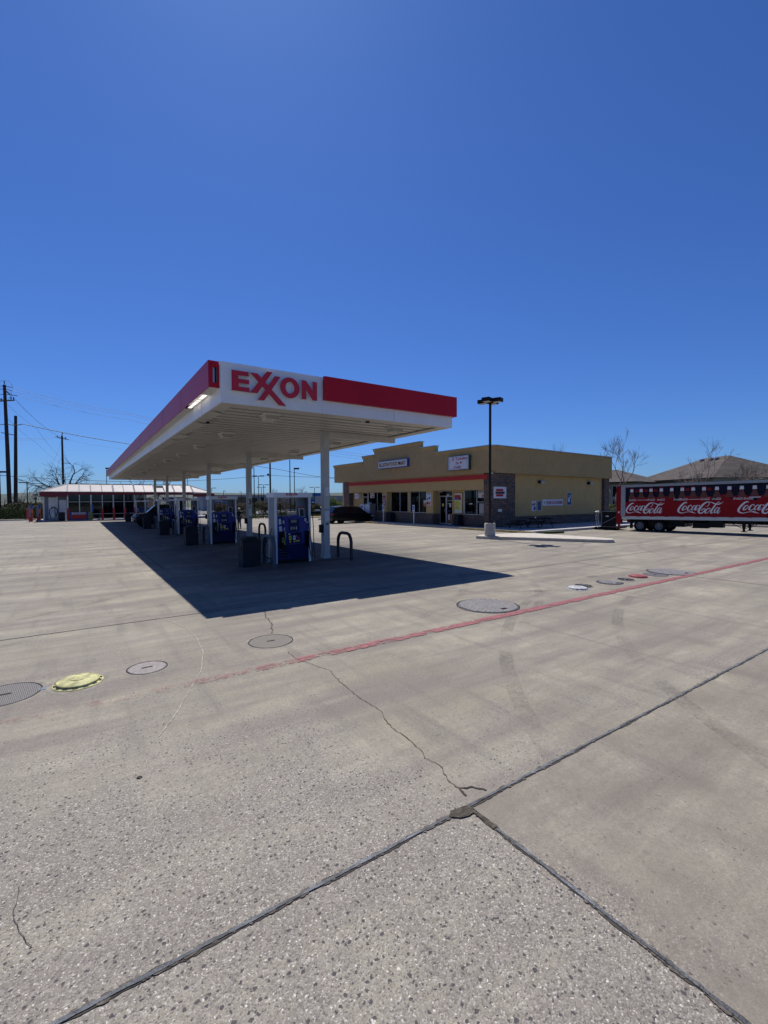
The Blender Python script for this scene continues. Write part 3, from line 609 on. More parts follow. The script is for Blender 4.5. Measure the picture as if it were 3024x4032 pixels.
# peeling sheet-metal flashing under the left edge
rn = random.Random(5)
def peel(b, q):
    for (y, l, w_) in [q]:
        b.add([(X0+.06, y, ZB-.004), (X0+.06+w_, y+.1, ZB-.03*rn.random()-.015), (X0+.06+w_*.9, y+l, ZB-.02), (X0+.06, y+l*.95, ZB-.005)], [(0, 1, 2, 3)])
for q in [(12.3, 1.1, .3), (14.3, 1.5, .35), (17.2, 1.2, .4), (18.9, .8, .3), (22.5, 1.2, .35), (26, 2.0, .3), (31, 1.5, .3)]: part('loose_flashing', K['soffit'], can, lambda b: peel(b, q), smooth=False)
for k in range(6):
    cx_, cy_ = 7.147, 14.342+8.611*k; g = gz(cy_)
    c = part('column', K['colw'], can, lambda b: b.box(-.118, -.118, -.02, .118, .118, 4.36-g), loc=(cx_, cy_, g), bevel=.012)
    part('base_trim', K['colw'], c, lambda b: b.box(-.13, -.13, 0, .13, .13, .16))
    part('squeegee_box', [K['black'], K['greypaint']], c, lambda b: (b.box(-.24, -.10, .92, -.12, .04, 1.20), b.box(-.245, -.06, .98, -.24, .0, 1.14, 1)), bevel=.01)
    part('notice', [K['paper'], K['inkblk']], c, lambda b: (b.box(-.075, -.123, 1.32, .085, -.1185, 1.70), b.box(-.04, -.1265, 1.2, .065, -.119, 1.25, 1), b.box(-.09, -.1255, 1.705, .09, -.1185, 1.725, 1)))
    part('notice', K['paper'], c, lambda b: b.box(-.05, -.121, 2.2, .09, -.1185, 2.5))
    if k: text('number', str([1, 3, 5, 7, 9, 11][k]), K['inkblk'], c, (.012, -.119, 2.03), (1, 0, 0), (0, 0, 1), .13 if k < 5 else .17, .27)
    part('beam', K['soffit'], can, lambda b: b.box(7.27, cy_-.08, 4.13, X1-.06, cy_+.08, 4.352))
LET = {'letter_e': [[(3.05,5.075),(3.46,5.075),(3.46,4.965),(3.215,4.965),(3.215,4.885),(3.47,4.885),(3.47,4.78),(3.22,4.78),(3.22,4.70),(3.475,4.70),(3.475,4.59),(3.05,4.59)]],
 'letter_x': [[(3.49,5.075),(3.68,5.075),(4.41,4.36),(4.21,4.36)], [(3.91,5.16),(4.06,5.16),(3.67,4.59),(3.49,4.59)], [(4.12,5.075),(4.27,5.075),(3.84,4.435),(3.68,4.435)]],
 'letter_n': [[(4.835,5.08),(4.965,5.08),(5.145,4.84),(5.145,5.08),(5.275,5.08),(5.275,4.59),(5.145,4.59),(4.965,4.84),(4.965,4.59),(4.835,4.59)]]}
def ring(cx, cz, rx, rz, ix, iz, n=36):
    o = [(cx+rx*math.cos(2*math.pi*i/n), cz+rz*math.sin(2*math.pi*i/n)) for i in range(n)]; q = [(cx+ix*math.cos(2*math.pi*i/n), cz+iz*math.sin(2*math.pi*i/n)) for i in range(n)]
    return o, q
def logo(parent, fn, d0=0.0, depth=.10, fd=.004):   # fn maps the sign's own x,z into the parent's space at depth d (towards the viewer)
    def solid(b, polys, a, c):
        for j, pl in enumerate(polys):
            n = len(pl); vs = [fn(x, z, a) for x, z in pl]+[fn(x, z, c+j*.0015) for x, z in pl]
            b.add(vs, [(i, (i+1) % n, n+(i+1) % n, n+i) for i in range(n)]); b.add(vs, [tuple(range(n, 2*n))])
    for nm, polys in LET.items():
        b = MB(); solid(b, polys, d0, d0+depth); w_ = b.obj(nm, K['whiteplas'], parent, smooth=False)
        b = MB(); solid(b, polys, d0+depth+.006, d0+depth+.006+fd); b.obj('letter_face', K['redl'], w_, smooth=False)
    o, q = ring(4.515, 4.835, .265, .262, .115, .148); n = len(o)
    for nm, a, c, m in (('letter_o', d0, d0+depth, K['whiteplas']), ('letter_face', d0+depth+.006, d0+depth+.006+fd, K['redl'])):
        b = MB(); vs = [fn(*p, a) for p in o]+[fn(*p, c) for p in o]+[fn(*p, a) for p in q]+[fn(*p, c) for p in q]; fs = []
        for i in range(n):
            j = (i+1) % n; fs += [(i, j, n+j, n+i), (2*n+i, 3*n+i, 3*n+j, 2*n+j), (n+i, n+j, 3*n+j, 3*n+i)]
        b.add(vs, fs); ob = b.obj(nm, m, parent if nm == 'letter_o' else last, smooth=False); last = ob
logo(can, lambda x, z, d: (x, Y0-.002-d, z))

# ------------------------------------------------------------------ fuel pumps (built once, copied along the islands)
def make_pump(label):
    t = thing('fuel_pump', label, 'fuel pump', (5.15, 13.90, gz(13.9)), 0, 'fuel pumps on the canopy islands')
    W, D = 1.24, .62; ZTP = 2.30
    for x in (0, W-.06): part('side_panel', K['greypaint'], t, lambda b: b.box(x, .06, .12, x+.06, D-.06, ZTP-.16))
    for x in (0, W-.075):
        for y in (0, D-.06): part('post', K['white'], t, lambda b: b.box(x, y, .0, x+.075, y+.06, ZTP-.158), bevel=.006)
    part('plinth', K['black'], t, lambda b: b.box(.08, .03, 0, W-.08, D-.03, .125))
    tp = part('topper', K['white'], t, lambda b: b.box(-.05, -.05, ZTP-.155, W+.05, D+.05, ZTP), bevel=.012)
    s = .62
    LG = {}
    def fn(x, z, d): return (.36+(x-3.05)*.175, -.052-d*.1, ZTP-.115+(z-4.59)*.155+.025)
    logo(tp, fn, 0, .02, .01)
    def body(b):
        b.box(.085, .03, .125, W-.085, D-.03, .62, 1)
        b.prism([(.085, .63), (W-.085, .63), (W-.085, 1.49), (.95, 1.505), (.74, 1.56), (.60, 1.555), (.48, 1.52), (.34, 1.545), (.16, 1.525), (.085, 1.50)], 'xz', .015, D-.015, 0)
    part('cabinet', [K['bluepump'], K['bluelow']], t, body, bevel=.008)
    part('display_bezel', K['bluelow'], t, lambda b: (b.prism([(.45, 1.44), (.83, 1.44), (.80, 1.26), (.47, 1.26)], 'xz', -.006, .014), b.prism([(.46, 1.24), (.82, 1.24), (.80, 1.04), (.48, 1.04)], 'xz', -.005, .014), b.box(.42, -.012, .66, .90, .013, 1.0)), bevel=.004)
    part('screen', K['screen'], t, lambda b: b.box(.53, -.010, 1.32, .73, -.0065, 1.42))
    bx('screen', K['screen'], t, .57, -.009, 1.10, .69, -.0055, 1.19)
    for x in (.525, .715): bx('price_lamp', K['paper'], t, x, -.009, 1.09, x+.02, -.0055, 1.20)
    for a_ in ((.13, .008, 1.28, .2, .0145, 1.46), (.23, .008, 1.30, .31, .0145, 1.40), (.14, .008, 1.06, .23, .0145, 1.22), (.27, .008, 1.07, .33, .0145, 1.18), (1.02, .008, 1.36, 1.075, .0145, 1.46), (1.07, .008, 1.31, 1.15, .0145, 1.345), (.44, -.0165, .935, .50, -.0125, .975)): bx('sticker', K['paper'], t, *a_)
    def grade(b):
        for x, m in ((.455, 0), (.60, 1)):
            b.box(x, -.0165, .76, x+.085, -.0125, .90, m); b.box(x+.02, -.019, .83, x+.06, -.017, .86, 2); b.box(x+.02, -.022, .685, x+.07, -.0125, .735, 0)
        for x in (.70, .77): b.box(x, -.022, .70, x+.055, -.0125, .75, 0)
        b.box(.75, -.0165, .79, .82, -.0125, .85, 3); b.box(.70, -.0165, .87, .73, -.0125, .895, 1)
    part('grade_button', [K['yellow'], K['paper'], K['inkblk'], K['inkred']], t, grade)
    part('card_reader', K['black'], t, lambda b: b.box(.72, -.03, .92, .84, -.0125, 1.0))
    part('trim_line', K['greypaint'], t, lambda b: [b.box(.10, .022, z, .10+l, .0285, z+.007) for z, l in ((.50, .18), (.455, .16), (.36, .30), (.27, .38), (.18, .42))])
    for x, gcol in ((.13, K['green']), (1.02, K['black'])):
        bt = part('nozzle_boot', K['black'], t, lambda b: (b.box(x, -.05, .50, x+.15, .014, 1.04)), bevel=.02)
        nz = part('nozzle', [K['black'], gcol], bt, lambda b: (b.tube([(x+.075, -.09, .95), (x+.075, -.12, .80), (x+.075, -.10, .66), (x+.075, -.07, .55)], [.03, .035, .03, .014], 8), b.box(x+.05, -.15, .70, x+.10, -.07, .86, 1)))
        sx = x+.075
        hx = x+.075; 
        part('hose', K['black'], nz, lambda b: b.tube([(hx, -.12, .68), (hx+.02, -.17, .45), (hx+.05, -.17, .25), (hx+.12, -.14, .2), (hx+.14, -.1, .45), (hx+.05, -.06, 1.2), (hx-.03, -.03, 1.7), (hx-.04, .0, ZTP-.18)], .014, 7))
    part('yellow_notice', K['yellow'], t, lambda b: b.box(.31, .002, .62, .355, .0145, 1.04))
    part('gauge_board', K['greypaint'], t, lambda b: b.box(.84, .25, 1.5, W-.08, .30, ZTP-.158))
    fr = part('framed_notice', [K['paper'], K['inkblk']], t, lambda b: (b.prism([(.895, 1.50), (1.09, 1.50), (1.07, 1.78), (.875, 1.78)], 'xz', .16, .18), b.prism([(.92, 1.52), (1.065, 1.52), (1.05, 1.755), (.905, 1.755)], 'xz', .154, .159, 1)))
    part('red_strip', K['redp'], t, lambda b: b.box(.84, .185, 1.80, 1.08, .2, 1.83))
    part('rear_hose', K['black'], t, lambda b: b.tube([(W+.02, .1, ZTP-.2), (W+.05, .0, 1.7), (W+.07, -.05, 1.1), (W+.08, -.05, .5), (W+.12, -.05, .12)], .013, 7))
    part('side_hose', K['black'], t, lambda b: b.tube([(-.03, .25, 1.15), (-.06, .3, .85), (-.2, .3, .72), (-.3, .28, .5), (-.28, .25, .28), (-.15, .22, .18), (-.02, .2, .2)], .014, 7))
    return t
pump = make_pump('nearest fuel pump, blue cabinet under a white topper, beside the first column')
names = ['second fuel pump from the camera, left of the column numbered 3', 'third fuel pump from the camera, left of the column numbered 5', 'fourth fuel pump from the camera, beside the parked dark blue truck', 'fifth fuel pump, behind the nose of the dark blue truck', 'farthest fuel pump, in front of the car wash windows']
for k in range(5):
    y = 13.9+8.611*(k+1); p2 = dup(pump, (5.15, y, gz(y)), None, names[k])
ordw = ['nearest', 'second', 'third', 'fourth', 'fifth', 'farthest']
wh_ = ['at the near end of the canopy', 'left of the column numbered 3', 'left of the column numbered 5', 'left of the column numbered 7', 'beyond the parked truck', 'in front of the car wash']
def island(k):
    y = 14.34+8.611*k; b = MB(); g = gz(y)
    pts = [(4.45, y-.5), (7.9, y-.5), (8.05, y), (7.9, y+.5), (4.45, y+.5), (4.3, y)]
    n = 6; b.add([(x, yy, g-.05) for x, yy in pts]+[(x, yy, g+.018) for x, yy in pts], [(i, (i+1) % n, n+(i+1) % n, n+i) for i in range(n)]+[tuple(range(n, 2*n))])
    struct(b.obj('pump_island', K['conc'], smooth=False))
for k in range(6): island(k)
def hoop(x, y, h, label, m, r=.055):
    g = gz(y); b = MB(); w_ = .47
    pts = [(0, -w_, -.05), (0, -w_, h*.68), (0, -w_*.93, h*.82), (0, -w_*.72, h*.95), (0, -w_*.42, h), (0, w_*.42, h), (0, w_*.72, h*.95), (0, w_*.93, h*.82), (0, w_, h*.68), (0, w_, -.05)]
    b.tube(pts, r, 12); o = b.obj('hoop_bollard', m, None, loc=(x, y, g)); tag(o, label, 'bollard', 'steel hoop guards at the island ends'); return o
K['hoopm'] = mat('hoop_dark_paint', (.022, .015, .022), .45, var=.15)
K['hoopg'] = mat('hoop_grey_paint', (.07, .085, .11), .5, var=.12)
for k in range(6):
    y = 13.9+8.611*k
    hoop(7.66, y, .90, 'dark hoop guard right of the %s column, %s' % (ordw[k], wh_[k]), K['hoopm'])
    hoop(4.93, y-.02, .92, 'grey hoop guard left of the %s fuel pump, %s' % (ordw[k], wh_[k]), K['hoopg'], .062)
def make_bin(label, loc, group, m=None, sc=1.0):
    t = thing('trash_bin', label, 'trash bin', loc, 0, group)
    m = m or K['binm']
    part('bin_body', m, t, lambda b: b.prism([(-.27, 0), (.27, 0), (.285, .78), (-.285, .78)], 'xz', -.25, .25), bevel=.02)
    part('lid', m, t, lambda b: (b.box(-.295, -.265, .785, .295, .265, .86), b.prism([(-.22, .86), (.22, .86), (.14, .93), (-.14, .93)], 'xz', -.2, .2)), bevel=.02)
    part('opening', K['black'], t, lambda b: (b.box(-.296, -.14, .50, -.27, .14, .66), b.box(-.15, -.252, .80, .15, -.262, .85)))
    t.scale = (sc, sc, sc); return t
K['binm'] = mat('dark_grey_bin', (.020, .022, .028), .6, var=.15, spec=.2)
bin0 = make_bin('near dark square trash bin left of the nearest fuel pump', (4.38, 14.1, gz(14.1)), 'dark bins beside the pumps')
for k, y in ((1, 22.9), (2, 31.2), (3, 39.8), (5, 56.5)):
    dup(bin0, (4.35, y, gz(y)), 0, 'dark square trash bin left of the %s fuel pump' % ordw[k])

# ------------------------------------------------------------------ vehicles
def wheel(parent, x, y, r, w_, side, rimm=None, spokes=5):
    tw = part('wheel', K['rubber'], parent, lambda b: b.lathe((0, 0, 0), [(r*.62, -w_/2), (r*.95, -w_/2), (r, -w_/2+.03), (r, w_/2-.03), (r*.95, w_/2), (r*.62, w_/2), (r*.62, -w_/2)], 28))
    tw.rotation_euler = (rad(90), 0, 0); tw.location = (x, y, r)
    s_ = -side
    def rim(b):
        z = s_*(w_/2-.01)
        b.lathe((0, 0, 0), [(r*.66, z), (r*.60, z-.01*s_), (r*.58, z-.05*s_)], 24)
        for k in range(spokes):
            b.T = Matrix.Rotation(2*math.pi*k/spokes, 4, 'Z'); b.box(.02, -r*.075, z-.02*s_, r*.62, r*.075, z-.035*s_)
        b.T = Matrix(); b.lathe((0, 0, 0), [(r*.14, z-.03*s_), (r*.14, z-.0*s_), (.001, z)], 12)
    part('rim', rimm or K['silver'], tw, rim)
    part('hub_shadow', K['black'], tw, lambda b: b.lathe((0, 0, 0), [(r*.58, s_*(w_/2-.07)), (.001, s_*(w_/2-.07))], 24))
    return tw
def car(name, label, cat, loc, rz, paint, st, wr, wx, wid, group=None, detail=True, lights=True):
    t = thing(name, label, cat, loc, rz, group); hw = wid/2
    # st: list of (x, zlow, zbelt, ztop, half width low, half width top, kind of the panel to the next station: b body, g glazed side, f sloped glass)
    B, Gm = MB(), MB()
    def ringp(s):
        x, zl, zb, zt, wb, wt = s[:6]
        return [(x, 0, zl), (x, wb*.86, zl), (x, wb*.985, zl+.10), (x, wb, (zl+zb)/2+.04), (x, wb*.965, zb), (x, wt, zt-.05 if zt-zb > .15 else (zb+zt)/2), (x, wt*.82, zt), (x, 0, zt+.015)]
    rings = [ringp(s) for s in st]
    for i in range(len(st)-1):
        kind = st[i][6]
        for sg in (1, -1):
            a = [(p[0], p[1]*sg, p[2]) for p in rings[i]]; c = [(p[0], p[1]*sg, p[2]) for p in rings[i+1]]
            for j in range(7):
                tgt = B
                if kind == 'g' and j == 4: tgt = Gm
                if kind == 'f' and j in (5, 6): tgt = Gm
                if kind == 'f' and j == 4: tgt = Gm
                tgt.add([a[j], c[j], c[j+1], a[j+1]], [(0, 1, 2, 3)])
    for i in (0, len(st)-1):
        r_ = rings[i]; B.add([(p[0], p[1], p[2]) for p in r_]+[(p[0], -p[1], p[2]) for p in reversed(r_[1:-1])], [tuple(range(14))])
    for x in wx:
        for sg in (1, -1):
            B.T = Matrix.Translation((x, sg*(hw-.035), wr))@Matrix.Rotation(rad(90), 4, 'X'); B.lathe((0, 0, 0), [(wr*1.17, -.04), (wr*1.17, .04), (.001, .04)], 24, 1); B.lathe((0, 0, 0), [(wr*1.17, -.04), (.001, -.04)], 24, 1); B.T = Matrix()
    def weld(mb):
        return mb
    bo = B.obj('body', [paint, K['black']], t); me = bo.data
    bm = bmesh.new(); bm.from_mesh(me); bmesh.ops.remove_doubles(bm, verts=bm.verts, dist=.0005); bmesh.ops.recalc_face_normals(bm, faces=bm.faces); bm.to_mesh(me); bm.free(); me.shade_smooth(); me.set_sharp_from_angle(angle=.55)
    go = Gm.obj('windows', K['glass'], t)
    for x in wx:
        for sg in (1, -1): wheel(t, x, sg*(hw-.09), wr, .2, sg)
    xs = [s[0] for s in st]; L0, L1 = min(xs), max(xs)
    if detail:
        def pil(b):
            for i in range(len(st)-1):
                if st[i][6] == 'g':
                    for sg in (1, -1):
                        p4, p5 = rings[i][4], rings[i][5]
                        b.tube([(p4[0], sg*(p4[1]+.004), p4[2]), (p5[0], sg*(p5[1]+.004), p5[2])], .022, 4)
        part('pillar', paint, t, pil)
        for sg in (1, -1):
            z = st[-2][2]
            hl = part('headlight', K['headl'], t, lambda b: b.prism([(L1-.42, z-.06), (L1-.10, z-.10), (L1-.06, z-.22), (L1-.34, z-.17)], 'xz', sg*(hw*.86), sg*(hw*.97)), bevel=.01)
            part('tail_light', K['taill'], t, lambda b: b.box(L0-.01, sg*hw*.72, st[1][2]-.12, L0+.22, sg*hw*.975, st[1][2]+.06), bevel=.01)
            part('wing_mirror', paint, t, lambda b: b.box(st[-3][0]-.35, sg*hw*.97, st[-3][2]+.0, st[-3][0]-.2, sg*(hw*.97+.17), st[-3][2]+.13), bevel=.02)
            part('door_handle', K['black'], t, lambda b: (b.box((L0+L1)/2-.2, sg*hw*.995, st[2][2]-.1, (L0+L1)/2-.05, sg*(hw+.015), st[2][2]-.07), b.box((L0+L1)/2+.75, sg*hw*.995, st[2][2]-.1, (L0+L1)/2+.9, sg*(hw+.015), st[2][2]-.07)))
    return t
K['headl'] = mat('headlight_lens', (.55, .58, .62), .15, var=.05); K['taill'] = mat('tail_lens', (.3, .02, .02), .2, var=.05)
K['blackpaint'] = mat('black_car_paint', (.004, .004, .005), .25, var=.02, spec=.3)
K['navypaint'] = mat('navy_car_paint', (.005, .009, .022), .3, var=.02, spec=.35)
K['whitepaint'] = mat('white_car_paint', (.7, .7, .7), .25, var=.02, coat=.8); K['greycar'] = mat('grey_car_paint', (.12, .13, .14), .25, var=.02, coat=.8); K['redcar'] = mat('red_car_paint', (.25, .02, .02), .25, var=.02, coat=.8)
VAN = [(0, .42, .80, .86, .74, .66, 'b'), (.06, .26, .86, 1.00, .90, .74, 'f'), (.42, .24, .93, 1.52, .92, .66, 'g'), (1.25, .22, .93, 1.60, .93, .68, 'g'), (2.15, .22, .92, 1.60, .93, .68, 'g'), (2.95, .22, .90, 1.53, .93, .66, 'f'), (3.75, .24, .86, .98, .92, .70, 'b'), (4.25, .26, .78, .84, .86, .62, 'b'), (4.48, .36, .60, .66, .66, .48, 'b')]
car('minivan', 'black minivan parked nose in at the shop walkway', 'minivan', (18.75, 37.1, gz(37.1)), 0, K['blackpaint'], VAN, .31, (.85, 3.62), 1.80)
TRK = [(0, .5, .98, 1.02, .80, .74, 'b'), (.05, .36, .98, 1.02, .88, .80, 'b'), (1.5, .34, .98, 1.02, .90, .82, 'f'), (1.75, .34, .98, 1.56, .90, .66, 'g'), (2.6, .34, .97, 1.62, .90, .68, 'g'), (3.35, .34, .96, 1.56, .90, .66, 'f'), (4.05, .36, .94, 1.02, .90, .72, 'b'), (4.85, .38, .86, .92, .88, .66, 'b'), (5.05, .42, .70, .76, .72, .56, 'b')]
t = car('pickup_truck', 'dark blue pickup truck parked at the fourth pump with its nose to the left', 'pickup truck', (8.75, 43.9, gz(43.9)), math.pi, K['navypaint'], [(a, b_*1.05, c*1.2, d*1.17, e, f_, g) for a, b_, c, d, e, f_, g in TRK], .39, (.95, 4.2), 1.78)
part('front_bumper', K['silver'], t, lambda b: b.box(4.86, -.80, .60, 5.09, .80, .76), bevel=.04)
# cars in the lower retail lot, mostly roofs and glints
SED = [(0, .3, .72, .78, .72, .62, 'b'), (.5, .24, .8, .9, .88, .66, 'f'), (1.2, .22, .84, 1.36, .88, .60, 'g'), (2.2, .22, .84, 1.42, .88, .60, 'g'), (2.9, .22, .84, 1.34, .88, .58, 'f'), (3.6, .24, .82, .90, .88, .66, 'b'), (4.4, .32, .62, .68, .70, .52, 'b')]
cw = [('white', K['whitepaint']), ('grey', K['greycar']), ('silver', K['silver']), ('red', K['redcar']), ('black', K['blackpaint'])]
sed = {}
rn = random.Random(12)
lot = [(-14.8, 104, 0, 'left of the row, past the column numbered 3'), (-13.6, 118, 2, 'behind the light poles'), (-12.1, 96, 4, 'near the two concrete pole bases'), (-10.6, 112, 0, 'between the light poles and the blue store'), (-9.1, 99, 0, 'under the shrub by the near column'), (-8.2, 120, 1, 'below the blue store canopy'), (-9.7, 122, 2, 'at the left end of the blue store'), (-19.5, 108, 0, 'behind the rust coloured shrub'), (-17.9, 121, 3, 'left of the person, far off'), (-5.8, 104, 1, 'beyond the black minivan'), (-16.2, 128, 0, 'far left below the grey store wall')]
for i, (bb, d, c, where) in enumerate(lot):
    L = site(bb, d); a = rn.choice([.0, math.pi])+rn.uniform(-.1, .1)+.6; lab = '%s car in the far lot %s' % (cw[c][0], where)
    zoff = max(L.z, -2.15) if d < 105 else L.z
    if c in sed: dup(sed[c], L, a, lab)
    else: sed[c] = car('parked_car', lab, 'car', L, a, cw[c][1], SED, .31, (.8, 3.5), 1.76, 'cars parked in the far retail lot', detail=False)

# ------------------------------------------------------------------ the person
def skin_mesh(name, verts, edges, radii, m, parent, sub=1, root=0):
    me = bpy.data.meshes.new(name); me.from_pydata(verts, edges, []); o = bpy.data.objects.new(name, me); COL.objects.link(o)
    md = o.modifiers.new('s', 'SKIN'); me_s = me.skin_vertices[0].data
    for i, r in enumerate(radii): me_s[i].radius = (r, r) if not isinstance(r, tuple) else r
    me_s[root].use_root = True; md.use_smooth_shade = True
    sb = o.modifiers.new('b', 'SUBSURF'); sb.levels = sub; sb.render_levels = sub
    dg = bpy.context.evaluated_depsgraph_get(); dg.update(); nm = bpy.data.meshes.new_from_object(o.evaluated_get(dg)); bpy.data.objects.remove(o)
    nm.materials.clear(); nm.materials.append(m); o = bpy.data.objects.new(name, nm); COL.objects.link(o); o.parent = parent; nm.shade_smooth(); return o
K['skin'] = mat('skin', (.30, .17, .12), .6, var=.05); K['tee'] = mat('black_tshirt', (.012, .012, .014), .9, var=.2); K['jeans'] = mat('blue_jeans', (.05, .06, .11), .9, var=.2); K['cap'] = mat('pale_cap', (.55, .52, .45), .8, var=.1); K['shoe'] = mat('dark_shoes', (.02, .02, .02), .7, var=.1)
def person():
    pos = (10.2, 35.3); t = thing('person', 'person walking in a white cap, black t-shirt and jeans, holding a brown box', 'person', (pos[0], pos[1], gz(pos[1])), -YAW)
    t.scale = (.90, .90, .90)    # local x to the camera's right, y away
    J = {'pel': (0, 0, .95), 'ab': (0, 0, 1.1), 'ch': (-.01, 0, 1.32), 'nk': (0, 0, 1.47), 'hd': (.01, 0, 1.56), 'ht': (.01, 0, 1.68),
         'hl': (-.09, 0, .90), 'kl': (-.10, .06, .50), 'al': (-.13, .10, .09), 'tl': (-.11, -.06, .04), 'hr': (.09, 0, .90), 'kr': (.11, -.10, .50), 'ar': (.15, -.06, .09), 'tr': (.19, -.22, .04),
         'sl': (-.18, 0, 1.40), 'el': (-.25, .03, 1.12), 'wl': (-.16, -.12, .96), 'sr': (.17, 0, 1.40), 'er': (.27, -.04, 1.14), 'wr': (.42, -.12, .99), 'pl': (-.12, -.15, .93), 'pr': (.49, -.14, .97)}
    R_ = {'pel': .12, 'ab': .115, 'ch': .13, 'nk': .05, 'hd': .075, 'ht': .07, 'hl': .085, 'kl': .058, 'al': .038, 'tl': .03, 'hr': .085, 'kr': .058, 'ar': .038, 'tr': .03, 'sl': .058, 'el': .043, 'wl': .028, 'sr': .058, 'er': .043, 'wr': .028, 'pl': .03, 'pr': .03}
    E_ = [('pel', 'ab'), ('ab', 'ch'), ('ch', 'nk'), ('nk', 'hd'), ('hd', 'ht'), ('pel', 'hl'), ('hl', 'kl'), ('kl', 'al'), ('al', 'tl'), ('pel', 'hr'), ('hr', 'kr'), ('kr', 'ar'), ('ar', 'tr'), ('ch', 'sl'), ('sl', 'el'), ('el', 'wl'), ('ch', 'sr'), ('sr', 'er'), ('er', 'wr'), ('wl', 'pl'), ('wr', 'pr')]
    # five fingers on each hand
    for h, c, d in (('l', J['pl'], (.0, -.2, -1)), ('r', J['pr'], (1, -.2, -.25))):
        dv = Vector(d).normalized(); sd = Vector((0, 1, 0)) if h == 'r' else Vector((1, 0, 0))
        for i in range(5):
            off = sd*((i-2)*.017); ln = (.045, .07, .075, .07, .055)[i]; a = Vector(c)+dv*.02+off; bq = a+dv*ln*.6; cq = bq+(dv+Vector((0, 0, -.8))).normalized()*ln*.5
            if i == 0: bq = a+(dv*.5-sd).normalized()*.035; cq = bq+dv*.025
            J['f%s%da' % (h, i)] = tuple(a); J['f%s%db' % (h, i)] = tuple(bq); J['f%s%dc' % (h, i)] = tuple(cq)
            for q in 'abc': R_['f%s%d%s' % (h, i, q)] = .009
            E_ += [('p'+h, 'f%s%da' % (h, i)), ('f%s%da' % (h, i), 'f%s%db' % (h, i)), ('f%s%db' % (h, i), 'f%s%dc' % (h, i))]
    ks = list(J); ix = {k: i for i, k in enumerate(ks)}
    skin_mesh('body', [J[k] for k in ks], [(ix[a], ix[c]) for a, c in E_], [R_[k] for k in ks], K['skin'], t)
    def sub(name, keys, edges, radd, m, over={}):
        ii = {k: i for i, k in enumerate(keys)}; skin_mesh(name, [over.get(k, J[k]) for k in keys], [(ii[a], ii[c]) for a, c in edges], [R_[k]+radd for k in keys], m, t)
    sub('tshirt', ['pel', 'ab', 'ch', 'nk', 'sl', 'sr', 'el', 'er'], [('pel', 'ab'), ('ab', 'ch'), ('ch', 'nk'), ('ch', 'sl'), ('ch', 'sr'), ('sl', 'el'), ('sr', 'er')], .022, K['tee'],
        {'el': (-.225, .02, 1.22), 'er': (.235, -.025, 1.24), 'nk': (0, 0, 1.45), 'pel': (0, 0, .97)})
    sub('jeans', ['pel', 'hl', 'kl', 'al', 'hr', 'kr', 'ar'], [('pel', 'hl'), ('hl', 'kl'), ('kl', 'al'), ('pel', 'hr'), ('hr', 'kr'), ('kr', 'ar')], .024, K['jeans'], {'pel': (0, 0, .93)})
    for s_, a, c in (('l', 'al', 'tl'), ('r', 'ar', 'tr')):
        A = Vector(J[a]); C = Vector(J[c]); part('shoe', K['shoe'], t, lambda b: b.tube([(A.x, A.y+.05, .045), (A.x, A.y, .055), ((A.x+C.x)/2, (A.y+C.y)/2, .05), (C.x, C.y-.03, .035)], [.04, .055, .052, .035], 10))
    part('hair', K['black'], t, lambda b: b.lathe((.01, .012, 1.60), [(.08, -.05), (.098, .0), (.092, .05), (.05, .085), (.001, .09)], 14))
    part('cap', K['cap'], t, lambda b: (b.lathe((.01, 0, 1.645), [(.104, -.01), (.104, .03), (.085, .075), (.04, .1), (.001, .105)], 18), b.box(-.06, -.2, 1.635, .08, -.08, 1.65)))
    def face(b):
        b.lathe((.01, -.098, 1.585), [(.012, -.02), (.014, -.01), (.006, .02), (.001, .025)], 8)       # nose
        b.box(-.02, -.092, 1.545, .04, -.086, 1.552, 1)                                                  # mouth
        for x in (-.022, .042): b.lathe((x, -.088, 1.602), [(.008, -.004), (.008, .004), (.001, .006)], 8, 1)
        for x in (-.082, .102): b.box(x-.008, -.01, 1.565, x+.008, .02, 1.61)
    part('face_features', [K['skin'], K['black']], t, face)
person()
L = Vector((10.2, 35.3, gz(35.3)))+rt*(.49)*.9+Vector((0, 0, .84)); 
b = MB(); b.box(-.09, -.07, -.055, .26, .07, .055); o = b.obj('cardboard_box', mat('brown_card', (.16, .085, .06), .8, var=.15), None, loc=L, rz=-YAW, bevel=.008)
tag(o, 'small brown box held out in the walking person\'s hand', 'box')

def rebase(root, loc):
    loc = Vector(loc); root.location = loc
    for c in root.children: c.matrix_parent_inverse = Matrix.Translation(-loc)
rebase(can, (6.5, 35.7, gz(35.7)))

# ------------------------------------------------------------------ food mart building
shop = thing('shop_building', 'tan stucco shop building with stepped parapet, red stripe and stone corners', 'building')
FX, SY, BX, BY = 23.0, 21.2, 37.55, 43.9
def parapet(b):
    # front: stepped outline, as one wall 0.3 thick with the corner cut off
    b.prism([(21.52, 3.72), (BY, 3.72), (BY, 5.53), (37.9, 5.53), (37.9, 6.06), (35.88, 6.06), (35.88, 6.57), (28.93, 6.57), (28.93, 6.05), (27.08, 6.05), (27.08, 5.53), (21.52, 5.53)], 'yz', FX, FX+.3)
    b.prism([(FX, 21.52), (FX+.3, 21.52), (FX+.42, SY+.3), (FX+.36, SY)], 'xy', 3.72, 5.53)
    b.prism([(FX+.36, 3.72), (BX, 3.60), (BX, 5.38), (FX+.36, 5.53)], 'xz', SY, SY+.3)
    b.box(BX-.3, SY+.3, 3.62, BX, BY, 5.38); b.box(FX+.3, BY-.3, 3.72, BX-.3, BY, 5.45)
part('parapet', K['stucco'], shop, parapet, smooth=False)
